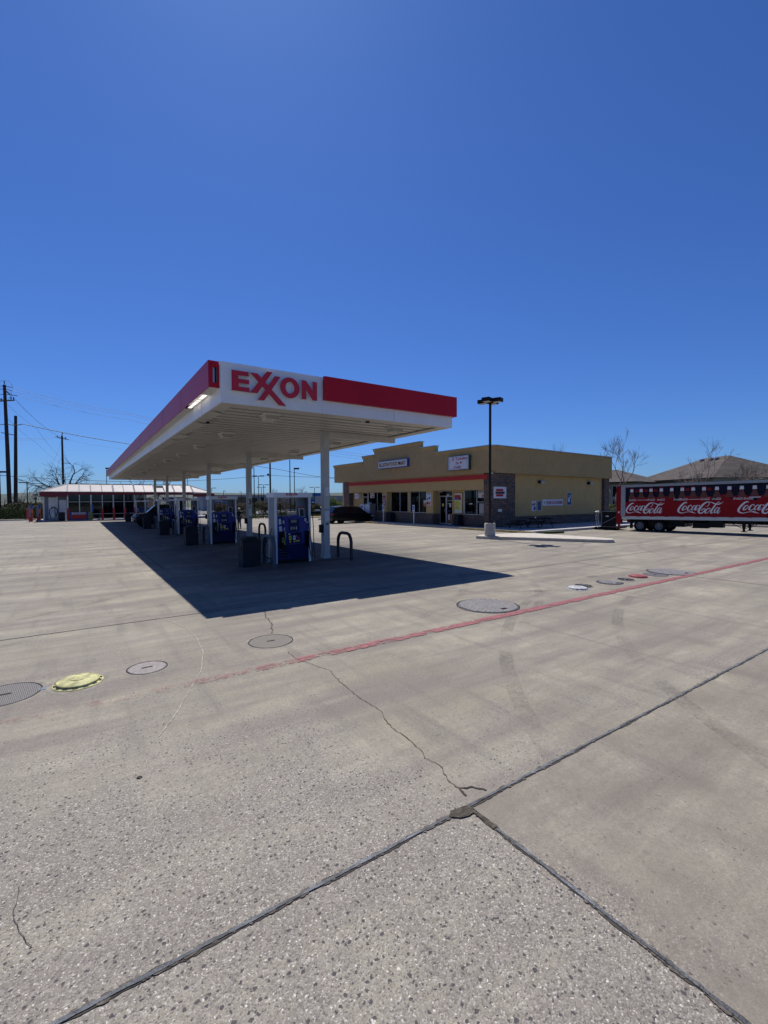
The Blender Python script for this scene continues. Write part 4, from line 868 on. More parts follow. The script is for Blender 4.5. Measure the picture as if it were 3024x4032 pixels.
def cornice(b):   # the small crown under the coping, a stepped bevel
    for y0, y1, z in ((21.45, 27.08, 5.53), (37.92, BY+.08, 5.53), (27.02, 28.93, 6.05), (35.9, 37.98, 6.06), (28.85, 35.96, 6.57)):
        b.prism([(FX-.002, z-.24), (FX-.10, z-.05), (FX-.10, z), (FX-.002, z)], 'xz', y0, y1)
    b.prism([(FX-.002, 21.5), (FX+.36, SY-.002), (FX+.33, SY-.09), (FX-.09, 21.46)], 'xy', 5.44, 5.53)
    b.prism([(SY-.002, 5.34), (SY-.10, 5.50), (SY-.10, 5.53), (SY-.002, 5.53)], 'yz', FX+.36, FX+1.2)
part('cornice', K['stucco'], shop, cornice, smooth=False)
def coping(b):
    for y0, y1, z in ((21.40, 27.04, 5.53), (37.96, BY+.1, 5.53), (27.0, 28.88, 6.05), (35.94, 38.0, 6.06), (28.82, 36.0, 6.57)): b.box(FX-.13, y0, z+.002, FX+.34, y1, z+.055)
    b.prism([(FX-.13, 21.39), (FX+.3, 21.39), (FX+.45, SY+.2), (FX+.36, SY-.12)], 'xy', 5.532, 5.58)
    b.prism([(FX+.36, 5.532), (BX+.05, 5.382), (BX+.05, 5.43), (FX+.36, 5.58)], 'xz', SY-.12, SY+.34)
    b.box(BX-.34, SY+.35, 5.385, BX+.05, BY+.1, 5.43)
part('coping', K['coping'], shop, coping, smooth=False)
part('roof', K['steel'], shop, lambda b: b.box(FX+.31, SY+.31, 4.9, BX-.31, BY-.31, 4.96))
part('soffit', K['stucco2'], shop, lambda b: (b.box(FX+.02, SY+.02, 3.73, BX-.02, SY+.5, 3.76), b.box(FX+.3, SY+.5, 3.73, FX+1.0, BY-.02, 3.76)))
# walls: x 23.12 fascia over the shop front, 23.9 shop front, 24.9 back of the door recess; y 21.62 side
WX, WY, G0 = 23.6, 21.62, -.25
part('fascia_wall', K['stucco2'], shop, lambda b: b.box(FX+.10, 22.1, 2.60, FX+.5, 40.85, 3.74), smooth=False)
part('red_stripe', K['stripe'], shop, lambda b: b.box(FX+.03, 21.7, 3.30, FX+.098, 40.85, 3.62), smooth=False)
part('fascia_ceiling', K['stucco'], shop, lambda b: b.box(FX+.12, 22.1, 2.585, WX+1.2, 40.85, 2.60), smooth=False)
for (a, c) in [(22.0, 22.12), (24.5, 25.80), (27.50, 28.35), (31.1, 31.4), (34.0, 34.72), (37.9, 38.1), (38.9, 40.85)]:
    x0 = FX+.12 if a in (27.50, 34.0) else WX
    bx('wall_pier', K['stucco2'], shop, x0, a, G0, WX+.25, c, 2.588, smooth=False)
for (a, c) in [(22.12, 24.5), (28.35, 31.1), (31.4, 34.0), (34.72, 37.9)]: bx('sill_wall', K['stucco2'], shop, WX, a, G0, WX+.25, c, .80, smooth=False)
part('side_wall', K['stucco2'], shop, lambda b: b.box(25.3, WY, G0, 36.75, WY+.3, 3.735), smooth=False)
bx('rear_wall', K['stucco'], shop, BX-.5, WY+.3, G0, BX-.2, BY-.2, 3.62, smooth=False); bx('rear_wall', K['stucco'], shop, 23.9, BY-.5, G0, BX-.5, BY-.2, 3.735, smooth=False); bx('rear_wall', K['stucco'], shop, 23.9, 42.0, G0, 24.2, BY-.5, 3.73, smooth=False)
for (a, c) in [(22.12, 25.80), (28.36, 33.99), (34.73, 37.9), (38.95, 40.85)]: bx('stone_wainscot', K['stone'], shop, WX-.07, a, G0, WX-.002, c, .78, smooth=False)
for (a, c) in [(27.50, 28.35), (34.0, 34.72)]: bx('stone_wainscot', K['stone'], shop, FX+.05, a-.02, G0, FX+.118, c, .78, smooth=False); bx('stone_wainscot', K['stone'], shop, FX+.12, a-.05, G0, WX+.2, a-.002, .78, smooth=False)
bx('stone_wainscot', K['stone'], shop, 25.5, WY-.07, G0, 36.75, WY-.002, .66, smooth=False)
part('sill_cap', K['stucco'], shop, lambda b: b.box(25.5, WY-.09, .662, 36.75, WY-.002, .69), smooth=False)
part('stone_pillar', K['stone'], shop, lambda b: b.prism([(FX+.12, SY+.18), (25.5, SY+.18), (25.5, 22.0), (WX-.001, 22.0), (WX-.001, 22.1), (FX+.12, 22.1)], 'xy', G0, 3.73), smooth=False)
bx('stone_pillar', K['stone'], shop, 36.75, SY+.2, G0, 37.5, 22.0, 3.62, smooth=False)
part('stone_pillar', K['stone'], shop, lambda b: b.prism([(FX+.12, 40.85), (WX+.25, 40.85), (WX+.25, 41.0), (FX+.8, 41.0), (FX+.8, 42.0), (FX+.12, 42.0)], 'xy', G0, 3.73), smooth=False)
def window(y0, y1, mids, z0=.84, z1=2.56, x=WX, tr=None):
    f = part('window_frame', K['alum'], shop, lambda b: ([b.box(x-.01, a-.025, z0, x+.08, a+.025, z1) for a in [y0+.025, y1-.025]+mids], b.box(x-.01, y0, z0-.04, x+.09, y1, z0), b.box(x-.005, y0, z1, x+.08, y1, z1+.03),
        tr and b.box(x-.005, tr[0], tr[2]-.02, x+.07, tr[1], tr[2]+.02)), smooth=False)
    g = part('pane', K['clear'], f, lambda b: b.box(x+.03, y0, z0, x+.045, y1, z1), smooth=False)
    return f
window(22.12, 24.5, [23.22], tr=(22.12, 23.2, 1.72)); window(28.35, 31.1, [29.85]); window(31.4, 34.0, [32.6]); window(34.72, 37.9, [36.3])
def door(y0, y1, x, zt, leaves, trans):
    d = part('door', K['alum'], shop, lambda b: ([b.box(x-.03, a-.03, -.06, x+.05, a+.03, zt) for a in [y0+.03, y1-.03]+leaves], [b.box(x-.045, a+s_*.05-.022, -.02, x-.0305, a+s_*.05+.022, zt-.03) for a in leaves for s_ in (1, -1)],
        b.box(x-.03, y0, zt, x+.05, y1, zt+.07), b.box(x-.028, y0, -.06, x+.05, y1, .06), b.box(x-.02, y0, 2.53, x+.04, y1, 2.58)), smooth=False)
    part('pane', K['clear'], d, lambda b: (b.box(x, y0, .06, x+.01, y1, zt), b.box(x, y0, zt+.07, x+.01, y1, 2.53)), smooth=False)
    part('handle', K['steel'], d, lambda b: [b.tube([(x-.05, a+s_*.09, .85), (x-.10, a+s_*.09, .9), (x-.10, a+s_*.09, 1.15), (x-.05, a+s_*.09, 1.2)], .012, 6) for a in (leaves or [y0+.1]) for s_ in ((1, -1) if leaves else (1,))])
    return d
d1 = door(25.82, 27.48, WX+.22, 2.12, [26.68], True); door(38.1, 38.9, WX+.05, 2.12, [], True)
DX = WX+.205
part('door_sticker', [K['paper'], K['yellow'], K['inkblue'], K['orange']], d1, lambda b: [b.box(DX, a-1.2, z0, DX+.008, c-1.2, z1, m) for a, c, z0, z1, m in ((28.2, 28.42, 1.35, 1.58, 1), (27.35, 27.55, 1.3, 1.62, 0), (27.5, 27.7, .3, .75, 0), (27.12, 27.42, .18, .78, 3), (27.45, 27.65, .95, 1.05, 2), (27.15, 27.8, 1.8, 1.83, 0), (27.15, 27.8, 1.55, 1.58, 0), (27.6, 27.85, 2.2, 2.29, 0))], smooth=False)
bx('interior_counter', K['interior'], shop, 26.5, 22.2, -.1, 27, 38, 1.1, smooth=False)
part('shelving', [K['alum'], K['paper'], K['orange'], K['inkblue']], shop, lambda b: [b.box(24.6, y0+.2*k, z, 24.9, y0+.2*k+.16, z+.22, k % 4) for y0 in (22.4, 28.8, 31.6, 35.0) for k in range(9) for z in (.95, 1.35)]+[b.box(24.55, 22.3, z-.03, 24.95, 38.0, z) for z in (.95, 1.35, 1.75)], smooth=False)
bx('interior_wall', K['interior'], shop, 28.9, 22.2, -.1, 29, 42, 3.7, smooth=False)
part('window_notice', [K['paper'], K['orange'], K['lampcover'], K['interior']], shop, lambda b: (b.box(WX+.018, 28.95, 1.35, WX+.026, 29.3, 1.85), b.box(WX+.012, 28.96, 1.37, WX+.017, 29.29, 1.6, 1),
     b.box(WX+.012, 22.3, .9, WX+.02, 23.0, 1.62, 2), b.box(WX+.018, 23.7, 1.55, WX+.026, 24.0, 1.63), b.box(WX+.012, 23.6, .9, WX+.02, 24.3, 1.02, 3)), smooth=False)
for x in (28.3, 34.6): part('wall_light', [K['black'], K['lampcover']], shop, lambda b: (b.box(x, WY-.25, 3.08, x+.42, WY-.002, 3.28), b.prism([(WY-.32, 3.05), (WY-.25, 3.06), (WY-.25, 3.27), (WY-.30, 3.2)], 'yz', x+.03, x+.4, 1)))
part('floodlight', [K['white'], K['lampcover']], shop, lambda b: (b.tube([(23.15, 21.45, 3.7), (23.12, 21.3, 3.66)], .05, 8), b.lathe((23.12, 21.28, 3.62), [(.02, .05), (.06, -.02), (.001, -.03)], 10, 1), b.tube([(23.1, 43.0, 3.72), (23.1, 42.9, 3.64)], .04, 8)))
part('outlet_box', K['whiteplas'], shop, lambda b: b.box(23.75, SY+.14, 1.05, 24.1, SY+.178, 1.24))
part('door_camera', K['lampcover'], shop, lambda b: (b.box(23.45, 26.85, 2.46, 23.55, 27.25, 2.53), b.box(23.4, 27.18, 2.38, 23.46, 27.24, 2.5)))
for y, z1 in ((24.2, 5.42), (27.08, 5.4), (28.93, 5.9), (32.4, 6.42), (35.9, 5.9), (37.9, 5.4), (41, 5.42)): bx('stucco_joint', K['stuccoj'], shop, FX-.003, y, 3.74, FX-.0005, y+.014, z1, smooth=False)
for x in (26.9, 30.5, 34.1): bx('stucco_joint', K['stuccoj'], shop, x, SY-.003, 3.74, x+.014, SY-.0005, 5.32, smooth=False)
rebase(shop, (30, 32.5, gz(32)))

def wallsign(name, label, cat, O3, ux, w_, h_, d_, frame, face, fn=None, group=None, fr=.04):
    # a box sign: O3 is its lower left corner on the wall as the viewer sees it, ux runs to the viewer's right; it stands d_ proud of the wall
    ux = Vector(ux); uz = Vector((0, 0, 1)); nn = ux.cross(uz); t = thing(name, label, cat, O3, 0, group)
    def bo(b, u0, u1, z0, z1, d0, d1, m=0):
        vs = [ux*u+uz*z+nn*dd for dd in (d0, d1) for u, z in ((u0, z0), (u1, z0), (u1, z1), (u0, z1))]
        b.add(vs, [(0, 3, 2, 1), (4, 5, 6, 7), (0, 1, 5, 4), (1, 2, 6, 5), (2, 3, 7, 6), (3, 0, 4, 7)], m)
    b = MB(); bo(b, 0, w_, 0, h_, .003, d_); b.obj('frame', frame, t, smooth=False)
    b = MB(); bo(b, fr, w_-fr, fr, h_-fr, d_+.001, d_+.005); b.obj('sign_face', face, t, smooth=False)
    if fn: fn(t, lambda nm, body, m, u, z, ww, hh, bold=.02: text(nm, body, m, t, ux*u+uz*z+nn*(d_+.006), ux, uz, ww, hh, .004, bold), lambda nm, m, *a: (lambda b: (bo(b, *a), b.obj(nm, m, t, smooth=False)))(MB()), ux, uz, nn)
    return t
UF = (0, -1, 0)    # viewer's right along the shop front
wallsign('shop_sign', 'long cream box sign with red capitals on the stepped parapet', 'sign', (FX-.002, 34.88, 4.68), UF, 4.47, .68, .22, K['bluef'], K['cream'],
   lambda t, tx, bo, ux, uz, nn: tx('lettering', 'ELLISON FOOD MART', K['ink'], 2.23, .34, 4.05, .34, .028), fr=.05)
def comal(t, tx, bo, ux, uz, nn):
    tx('lettering', 'El  Comalito', K['inkred'], 1.22, .84, 1.55, .21, .02); tx('lettering', 'De', K['inkred'], 1.0, .53, .30, .17, .03); tx('lettering', 'Chelly', K['inkred'], 1.0, .21, .8, .25, .02)
    b = MB(); dd = .226
    for a in range(5):
        an = a*2*math.pi/5; c = ux*(1.36+.045*math.cos(an))+uz*(.54+.045*math.sin(an))+nn*dd
        b.add([c+ux*.045*math.cos(q*math.pi/4)+uz*.045*math.sin(q*math.pi/4)+nn*(.001+.0008*a) for q in range(8)], [tuple(range(8))])
    b.obj('flower', K['inkred'], t, smooth=False)
    b = MB(); pts = []
    for u, z in [(.10, .95), (.3, .97), (.9, .92), (1.5, .98), (1.95, .97), (2.05, .9), (1.98, .5), (2.05, .15), (1.9, .08), (1.4, .06), (.9, .12), (.3, .08), (.1, .15), (.14, .5), (.10, .95)]: pts.append(ux*u+uz*z+nn*(dd+.002))
    b.tube(pts, .009, 5); b.obj('border_line', K['inkblue'], t)
wallsign('shop_sign', 'white box sign with three lines of red lettering and a wavy border', 'sign', (FX-.002, 25.36, 4.02), UF, 2.16, 1.05, .22, K['greenf'], K['lilac'], comal)
def small1(t, tx, bo, ux, uz, nn):
    bo('red_panel', K['inkred'], .16, .86, .48, .64, .105, .112); bo('red_panel', K['inkred'], .16, .86, .12, .28, .105, .112); bo('dark_band', K['inkblk'], .10, 1.0, .30, .46, .105, .112)
    tx('lettering', 'HUNT', K['logowhite'], .50, .56, .5, .1); tx('lettering', 'BROTHERS', K['logowhite'], .54, .38, .75, .1); tx('lettering', 'PIZZA', K['logowhite'], .50, .20, .5, .1)
t = wallsign('pizza_sign', 'white framed sign with red and black panels on the stone corner', 'sign', (23.28, SY+.178, 1.98), (1, 0, 0), 1.18, .78, .10, K['white'], K['lilac'], small1)
wallsign('shop_sign', 'small square white sign box between the stone corner and the left door', 'sign', (WX-.002, 40.1, 1.98), UF, .75, .55, .25, K['white'], K['lilac'],
   lambda t, tx, bo, ux, uz, nn: (bo('smudge', K['inkred'], .15, .6, .25, .32, .256, .258)))
def po(t, tx, bo, ux, uz, nn):
    bo('picture', K['inkblk'], .08, .22, .42, .58, .016, .019); bo('picture', K['inkblue'], .3, .5, .5, .66, .016, .019); bo('picture', K['leafdark'], .04, .28, .06, .28, .016, .019); bo('picture', K['orange'], .32, .56, .06, .28, .016, .019); bo('heading', K['inkblk'], .14, .46, .86, .9, .016, .019)
wallsign('menu_poster', 'tall white poster with small food pictures left of the glass double door', 'poster', (FX+.115, 28.32, 1.44), UF, .62, .95, .012, K['white'], K['paper'], po, fr=.01)
def pg(t, tx, bo, ux, uz, nn):
    bo('panel', K['inkred'], .06, .70, 1.20, 1.40, .036, .040); bo('panel', K['bluef'], .06, .4, 1.03, 1.2, .036, .040); bo('panel', K['ink'], .42, .75, 1.03, 1.2, .036, .040)
    bo('panel', K['yellow'], .06, .80, .62, .98, .036, .040); bo('panel', K['yellow'], .06, .80, .28, .60, .036, .040)
    for z in (.84, .70, .5, .36): bo('text_line', K['inkblk'], .12, .5, z, z+.02, .041, .043)
    bo('price_tag', K['paper'], .64, .76, .84, .95, .041, .044); bo('price_tag', K['paper'], .64, .76, .46, .57, .041, .044); bo('price_tag', K['paper'], .16, .4, .08, .17, .036, .044); bo('price_tag', K['paper'], .5, .64, .06, .19, .036, .044)
wallsign('advert_board', 'yellow advert board with red and purple panels right of the double door', 'poster', (WX-.002, 25.55, .84), UF, .88, 1.58, .03, K['darkmetal'], K['cream'], pg, fr=.03)
def op(t, tx, bo, ux, uz, nn):
    tx('lettering', 'NOW OPEN', K['inkblk'], .45, .42, .8, .14); tx('lettering', 'HR', K['inkred'], .60, .14, .4, .24, .05)
wallsign('window_banner', 'white NOW OPEN banner in the right hand shop window beside the lamp post', 'banner', (WX+.028, 23.12, 2.02), UF, .94, .52, .008, K['paper'], K['paper'], op, fr=.01)
def hire(t, tx, bo, ux, uz, nn): bo('red_block', K['inkred'], .3, .68, .06, .18, .014, .017); bo('text_line', K['inkblk'], .08, .6, .3, .34, .014, .017)
wallsign('window_banner', 'white and red paper banner in the window beside the left door', 'banner', (WX+.028, 37.6, 2.05), UF, .75, .5, .008, K['paper'], K['paper'], hire, fr=.01)
def adv(t, tx, bo, ux, uz, nn):
    bo('dark_field', K['ink'], .05, .5, .1, .95, .026, .029)
    for z in (.2, .36, .52, .7): bo('text_line', K['paper'], .1, .45, z, z+.07, .030, .033)
wallsign('advert_poster', 'narrow dark red and white poster on the pier above the left disabled parking sign', 'poster', (FX+.115, 34.66, 1.28), UF, .54, 1.05, .02, K['white'], K['greypaint'], adv, fr=.02)
US = (1, 0, 0)
def ban(t, tx, bo, ux, uz, nn):
    bo('emblem', K['coping'], .15, .3, .15, .33, .022, .025); tx('lettering', 'WE THANK YOU FOR YOUR BUSINESS', K['inkred'], 1.42, .235, 1.98, .25, .02)
wallsign('thank_you_banner', 'long white banner with red lettering on the yellow side wall', 'banner', (28.85, WY-.002, 1.40), US, 2.5, .47, .015, K['white'], K['lilac'], ban, fr=.02)
def pa(t, tx, bo, ux, uz, nn): bo('picture', K['inkblue'], .04, .22, .40, .55, .016, .018); bo('picture', K['ink'], .26, .4, .42, .62, .016, .018); bo('picture', K['inkblue'], .2, .42, .06, .34, .016, .018)
wallsign('wall_poster', 'pale poster with small blue pictures, left of the two beside the long banner', 'poster', (27.6, WY-.002, 1.02), US, .48, .75, .012, K['paper'], K['lilac'], pa, fr=.01)
wallsign('wall_poster', 'plain dark blue poster beside the left end of the long banner', 'poster', (28.22, WY-.002, 1.04), US, .48, .74, .012, K['cream'], K['inkblue'], None, fr=.035)
def pb(t, tx, bo, ux, uz, nn): bo('picture', K['lilac'], .12, .34, .25, .62, .016, .018); bo('picture', K['coping'], .26, .46, .55, .8, .016, .018); bo('picture', K['greypaint'], .1, .3, .7, .86, .016, .018)
wallsign('wall_poster', 'tall framed blue picture poster at the right of the long banner', 'poster', (31.9, WY-.002, 1.40), US, .56, 1.0, .012, K['cream'], K['inkblue'], pb, fr=.035)

# disabled parking signs
def hsign(x, y, label):
    g = gz(y); t = thing('parking_sign', label, 'sign', (x, y, g), 0, 'disabled parking signs at the walkway kerb')
    part('post', K['white'], t, lambda b: b.box(-.03, -.04, 0, .03, .04, 1.3))
    part('sign_plate', [K['white'], K['signblue']], t, lambda b: (b.box(-.045, -.15, 1.15, -.031, .15, 1.66), b.box(-.05, -.115, 1.24, -.0455, .115, 1.60, 1)))
    def sym(b):
        f = -.0505
        b.lathe((0, 0, 0), [], 3) if False else None
        def q(pts): b.add([(f-.003, y_, z_) for y_, z_ in pts], [tuple(range(len(pts)))])
        q([(.0+.025*math.cos(a*math.pi/4), 1.54+.025*math.sin(a*math.pi/4)) for a in range(8)])
        q([(.01, 1.51), (.01, 1.40), (-.05, 1.40), (-.07, 1.30), (-.09, 1.31), (-.065, 1.42), (-.01, 1.42), (-.01, 1.51)])
        n = 14; o_ = [(.02+.07*math.cos(a), 1.36+.07*math.sin(a)) for a in [1.2+5*i/n for i in range(n+1)]]; i_ = [(.02+.052*math.cos(a), 1.36+.052*math.sin(a)) for a in [1.2+5*i/n for i in range(n+1)]]
        b.add([(f-.003, *p) for p in o_]+[(f-.003, *p) for p in i_], [(i, i+1, n+2+i, n+1+i) for i in range(n)])
    part('wheelchair_symbol', K['logowhite'], t, sym, smooth=False)
K['signblue'] = mat('sign_blue', (.02, .12, .42), .5, var=.05)
hsign(22.7, 33.9, 'blue disabled parking sign on a white post, nearer the minivan'); hsign(22.6, 29.3, 'blue disabled parking sign on a white post, between the windows and the double door')
b1 = make_bin('dark trash bin beside the advert board right of the shop double door', (23.2, 24.7, gz(25)+.14), 'dark bins at the shop front', K['binm'], .9)
dup(b1, (23.2, 33.4, gz(35)+.14), 0, 'dark trash bin under the narrow poster left of the shop windows')
t = thing('ice_cabinet', 'tall pale grey cabinet standing by the left shop door', 'cabinet', (23.15, 36.9, gz(37)+.14))
part('cabinet_body', K['greyc'] if 'greyc' in K else K['steel'], t, lambda b: b.box(-.3, -.45, 0, .35, .45, 1.62), bevel=.01)
part('door_panel', K['white'], t, lambda b: (b.box(-.32, -.42, .1, -.301, .42, 1.55), b.box(-.34, -.36, .7, -.32, -.33, 1.0)), bevel=.004)
tag(bx('paper_bundle', K['paper'], None, 23.0, 36.8, gz(37)+1.765, 23.3, 37.2, gz(37)+1.88, bevel=.02), 'small pale bundle lying on top of the tall cabinet', 'bundle')
t = thing('ice_cabinet', 'white cabinet with blue decals in front of the left shop door', 'cabinet', (23.2, 37.95, gz(38)+.14))
part('cabinet_body', K['white'], t, lambda b: b.box(-.3, -.4, 0, .3, .4, 1.55), bevel=.01)
part('decal', [K['signblue'], K['inkblk']], t, lambda b: (b.box(-.304, -.1, .8, -.3005, .33, 1.45), b.box(-.304, -.1, .3, -.3005, .33, .7, 1)))

# picnic table
def plank(b, x0, y0, z0, x1, y1, z1): b.box(x0, y0, z0, x1, y1, z1)
def picnic(loc, rz, label, sc):
    t = thing('picnic_table', label, 'picnic table', loc, rz, 'wooden picnic tables beside the shop'); t.scale = (sc,)*3; L = .95
    part('table_top', K['wood'], t, lambda b: [b.box(-L, -.37+i*.15, .70, L, -.24+i*.15, .74) for i in range(5)], bevel=.005)
    for s_ in (1, -1): part('bench', K['wood'], t, lambda b: (b.box(-L, s_*.62, .40, L, s_*.75, .44), b.box(-L, s_*.77, .40, L, s_*.90, .44)), bevel=.005)
    for x in (-.65, .65):
        part('leg_frame', K['wood'], t, lambda b: (b.tube([(x, -.7, 0), (x, -.22, .70)], .045, 4), b.tube([(x, .7, 0), (x, .22, .70)], .045, 4), b.box(x-.02, -.88, .34, x+.02, .88, .40), b.box(x-.02, -.36, .66, x+.02, .36, .70)))
    part('brace', K['wood'], t, lambda b: (b.tube([(-.65, 0, .38), (-.1, 0, .70)], .03, 4), b.tube([(.65, 0, .38), (.1, 0, .70)], .03, 4)))
    return t
pt = picnic((25.6, 19.35, gz(19)+.14), rad(-14), 'larger dark wooden picnic table on the walkway below the long banner', .86)
dup(pt, (24.1, 19.9, gz(19)+.14), rad(8), 'smaller dark picnic table just left of the other, against the stone corner').scale = (.66, .66, .66)
tag(part('paper_cup', K['paper'], None, lambda b: b.lathe((24.9, 19.2, gz(19)+.79), [(.03, 0), (.042, .11), (.001, .11)], 10)), 'white paper cup standing on the picnic table', 'cup')

# lamp post on its island
t = thing('lamp_post', 'dark four headed parking lot lamp on a round concrete base', 'lamp post', (17.72, 16.5, gz(16.5)+.13))
part('concrete_base', K['conc_pale'], t, lambda b: b.lathe((0, 0, 0), [(.28, 0), (.28, .64), (.26, .68), (.001, .68)], 32))
part('base_cover', K['darkmetal'], t, lambda b: (b.box(-.14, -.14, .68, .14, .14, .70), b.box(-.095, -.095, .70, .095, .095, .78)), bevel=.005)
part('pole', K['darkmetal'], t, lambda b: b.box(-.045, -.045, .7, .045, .045, 7.0))
for k, a in enumerate((20, 110, 200, 290)):
    def head(b):
        b.T = Matrix.Rotation(rad(a), 4, 'Z')@Matrix.Scale(.95, 4); zz = 6.95/.95
        b.box(.04, -.04, zz-.05, .16, .04, zz+.03); b.box(.16, -.22, zz-.05, .66, .22, zz+.15)
    hd = part('lamp_head', K['darkmetal'], t, head, bevel=.01)
    part('lens', K['lampcover'], hd, lambda b: (setattr(b, 'T', Matrix.Rotation(rad(a), 4, 'Z')@Matrix.Scale(.95, 4)), b.box(.21, -.18, 6.95/.95-.06, .61, .18, 6.95/.95-.051)))

# ------------------------------------------------------------------ beverage trailer
A0 = Vector((28.6, 15.7)); TD = Vector((.12, -1)).normalized(); TN = Vector((-TD.y, TD.x))   # TN points away from the camera
tr = thing('semi_trailer', 'red soft drink semi trailer with bottle print, parked behind the shop corner', 'semi trailer', (A0.x, A0.y, gz(A0.y)), math.atan2(TD.y, TD.x))
# local axes: x forward along the trailer, y towards the viewer is -y... local +y = left of travel
ly = Vector((-TD.y, TD.x))
tilt = .016; g0 = gz(A0.y)
def zz(u, z): return z-g0+tilt*(u-.3)
LEN = 12.6; W2 = 2.0; FS = -1     # viewer's side is at local y = 0, the body extends to +y
def tb(b, u0, u1, y0, y1, z0, z1, m=0):
    vs = []
    for z in (z0, z1):
        for u, y in ((u0, y0), (u1, y0), (u1, y1), (u0, y1)): vs.append((u, y, zz(u, z)))
    b.add(vs, [(0, 3, 2, 1), (4, 5, 6, 7), (0, 1, 5, 4), (1, 2, 6, 5), (2, 3, 7, 6), (3, 0, 4, 7)], m)
sgn = 1 if ly.dot(TN) > 0 else -1
def Y(v): return v*sgn
part('cargo_box', K['trailgrey'], tr, lambda b: tb(b, .18, LEN, Y(.01), Y(W2), .62, 2.74), smooth=False)
part('roof_rail', K['trailgrey'], tr, lambda b: (tb(b, .16, LEN, Y(-.02), Y(.05), 2.64, 2.77), tb(b, .16, .42, Y(-.02), Y(.02), .82, 2.64)), smooth=False)
part('side_rail', K['alum'], tr, lambda b: tb(b, .25, LEN, Y(-.03), Y(.05), .62, .80), smooth=False)
part('rivet_row', K['alum'], tr, lambda b: [tb(b, .3+.16*i, .315+.16*i, Y(-.026), Y(-.0205), 2.70, 2.715) for i in range(75)]+[tb(b, .27, .285, Y(-.026), Y(-.0205), .95+.12*i, .965+.12*i) for i in range(14)], smooth=False)
part('reflector_tape', K['inkred'], tr, lambda b: [tb(b, u, u+.22, Y(-.036), Y(-.031), .785, .81) for u in [.3+.78*i for i in range(14)]], smooth=False)
part('printed_panel', K['trailprint'], tr, lambda b: tb(b, .43, LEN-.1, Y(-.001), Y(.009), .82, 2.62), smooth=False)
def sidepoly(b, pts, d, m=0):
    vs = [(u, Y(-d), zz(u, z)) for u, z in pts]; b.add(vs, [tuple(range(len(vs)))], m)
def redp(b):
    def xz(u): return u
    top = [(.43, 1.68), (2.05, 1.70), (2.62, 2.02), (2.72, 2.02), (3.12, 1.72), (4.95, 1.72), (5.45, 2.06), (5.55, 2.06), (5.98, 1.72), (8.6, 1.70), (9.1, 2.03), (9.2, 2.03), (9.7, 1.70), (LEN-.1, 1.70)]
    pts = [(.43, .82)]+top+[(LEN-.1, .82)]
    n = len(pts); vs = [(u, Y(-.004), zz(u, z)) for u, z in pts]+[(u, Y(-.0012), zz(u, z)) for u, z in pts]
    b.add(vs, [tuple(range(n)), tuple(range(2*n-1, n-1, -1))]+[(i, (i+1) % n, n+(i+1) % n, n+i) for i in range(n)])
part('red_print', K['trailred'], tr, redp, smooth=False)
def carton(b):
    for u0, u1 in ((.62, 1.75), (1.68, 2.35), (2.85, 3.15), (3.4, 4.35), (4.3, 4.98), (5.9, 6.7), (6.95, 8.3)):
        sidepoly(b, [(u0, 1.66), (u1, 1.66), (u1, 1.94), ((u0+u1)/2, 2.02), (u0, 1.94)], .0045+.0004*(u0 % 1))
    for u in (1.1, 1.62, 2.15, 3.8, 4.85): sidepoly(b, [(u-.1, 2.3), (u+.1, 2.3), (u+.06, 2.46), (u-.08, 2.46)], .0046)
o = part('carton_print', K['trailred'], tr, carton, smooth=False)
bu = [.8, 1.34, 1.89, 2.45, 3.0, 3.54, 4.08, 4.6, 5.2, 5.76, 6.3, 6.84, 7.4, 7.96, 8.52, 9.1]
def bott(b, red=False):
    for u in bu: sidepoly(b, [(u-.09, 2.2), (u+.09, 2.2), (u+.17, 2.0), (u+.19, 1.9), (u-.19, 1.9), (u-.17, 2.0)], .0056); sidepoly(b, [(u-.08, 2.33), (u+.08, 2.33), (u+.09, 2.2), (u-.09, 2.2)], .0056)
part('bottle_print', K['bottleglass'], tr, bott, smooth=False)
part('bottle_label', K['logowhite'], tr, lambda b: [sidepoly(b, [(u-.095, 2.31), (u+.095, 2.31), (u+.08, 2.49), (u-.08, 2.49)], .0064) for u in bu], smooth=False)
part('bottle_cap', K['trailred'], tr, lambda b: [sidepoly(b, [(u-.10, 2.50), (u+.10, 2.50), (u+.08, 2.56), (u-.08, 2.56)], .0064) for u in bu[:8]], smooth=False)
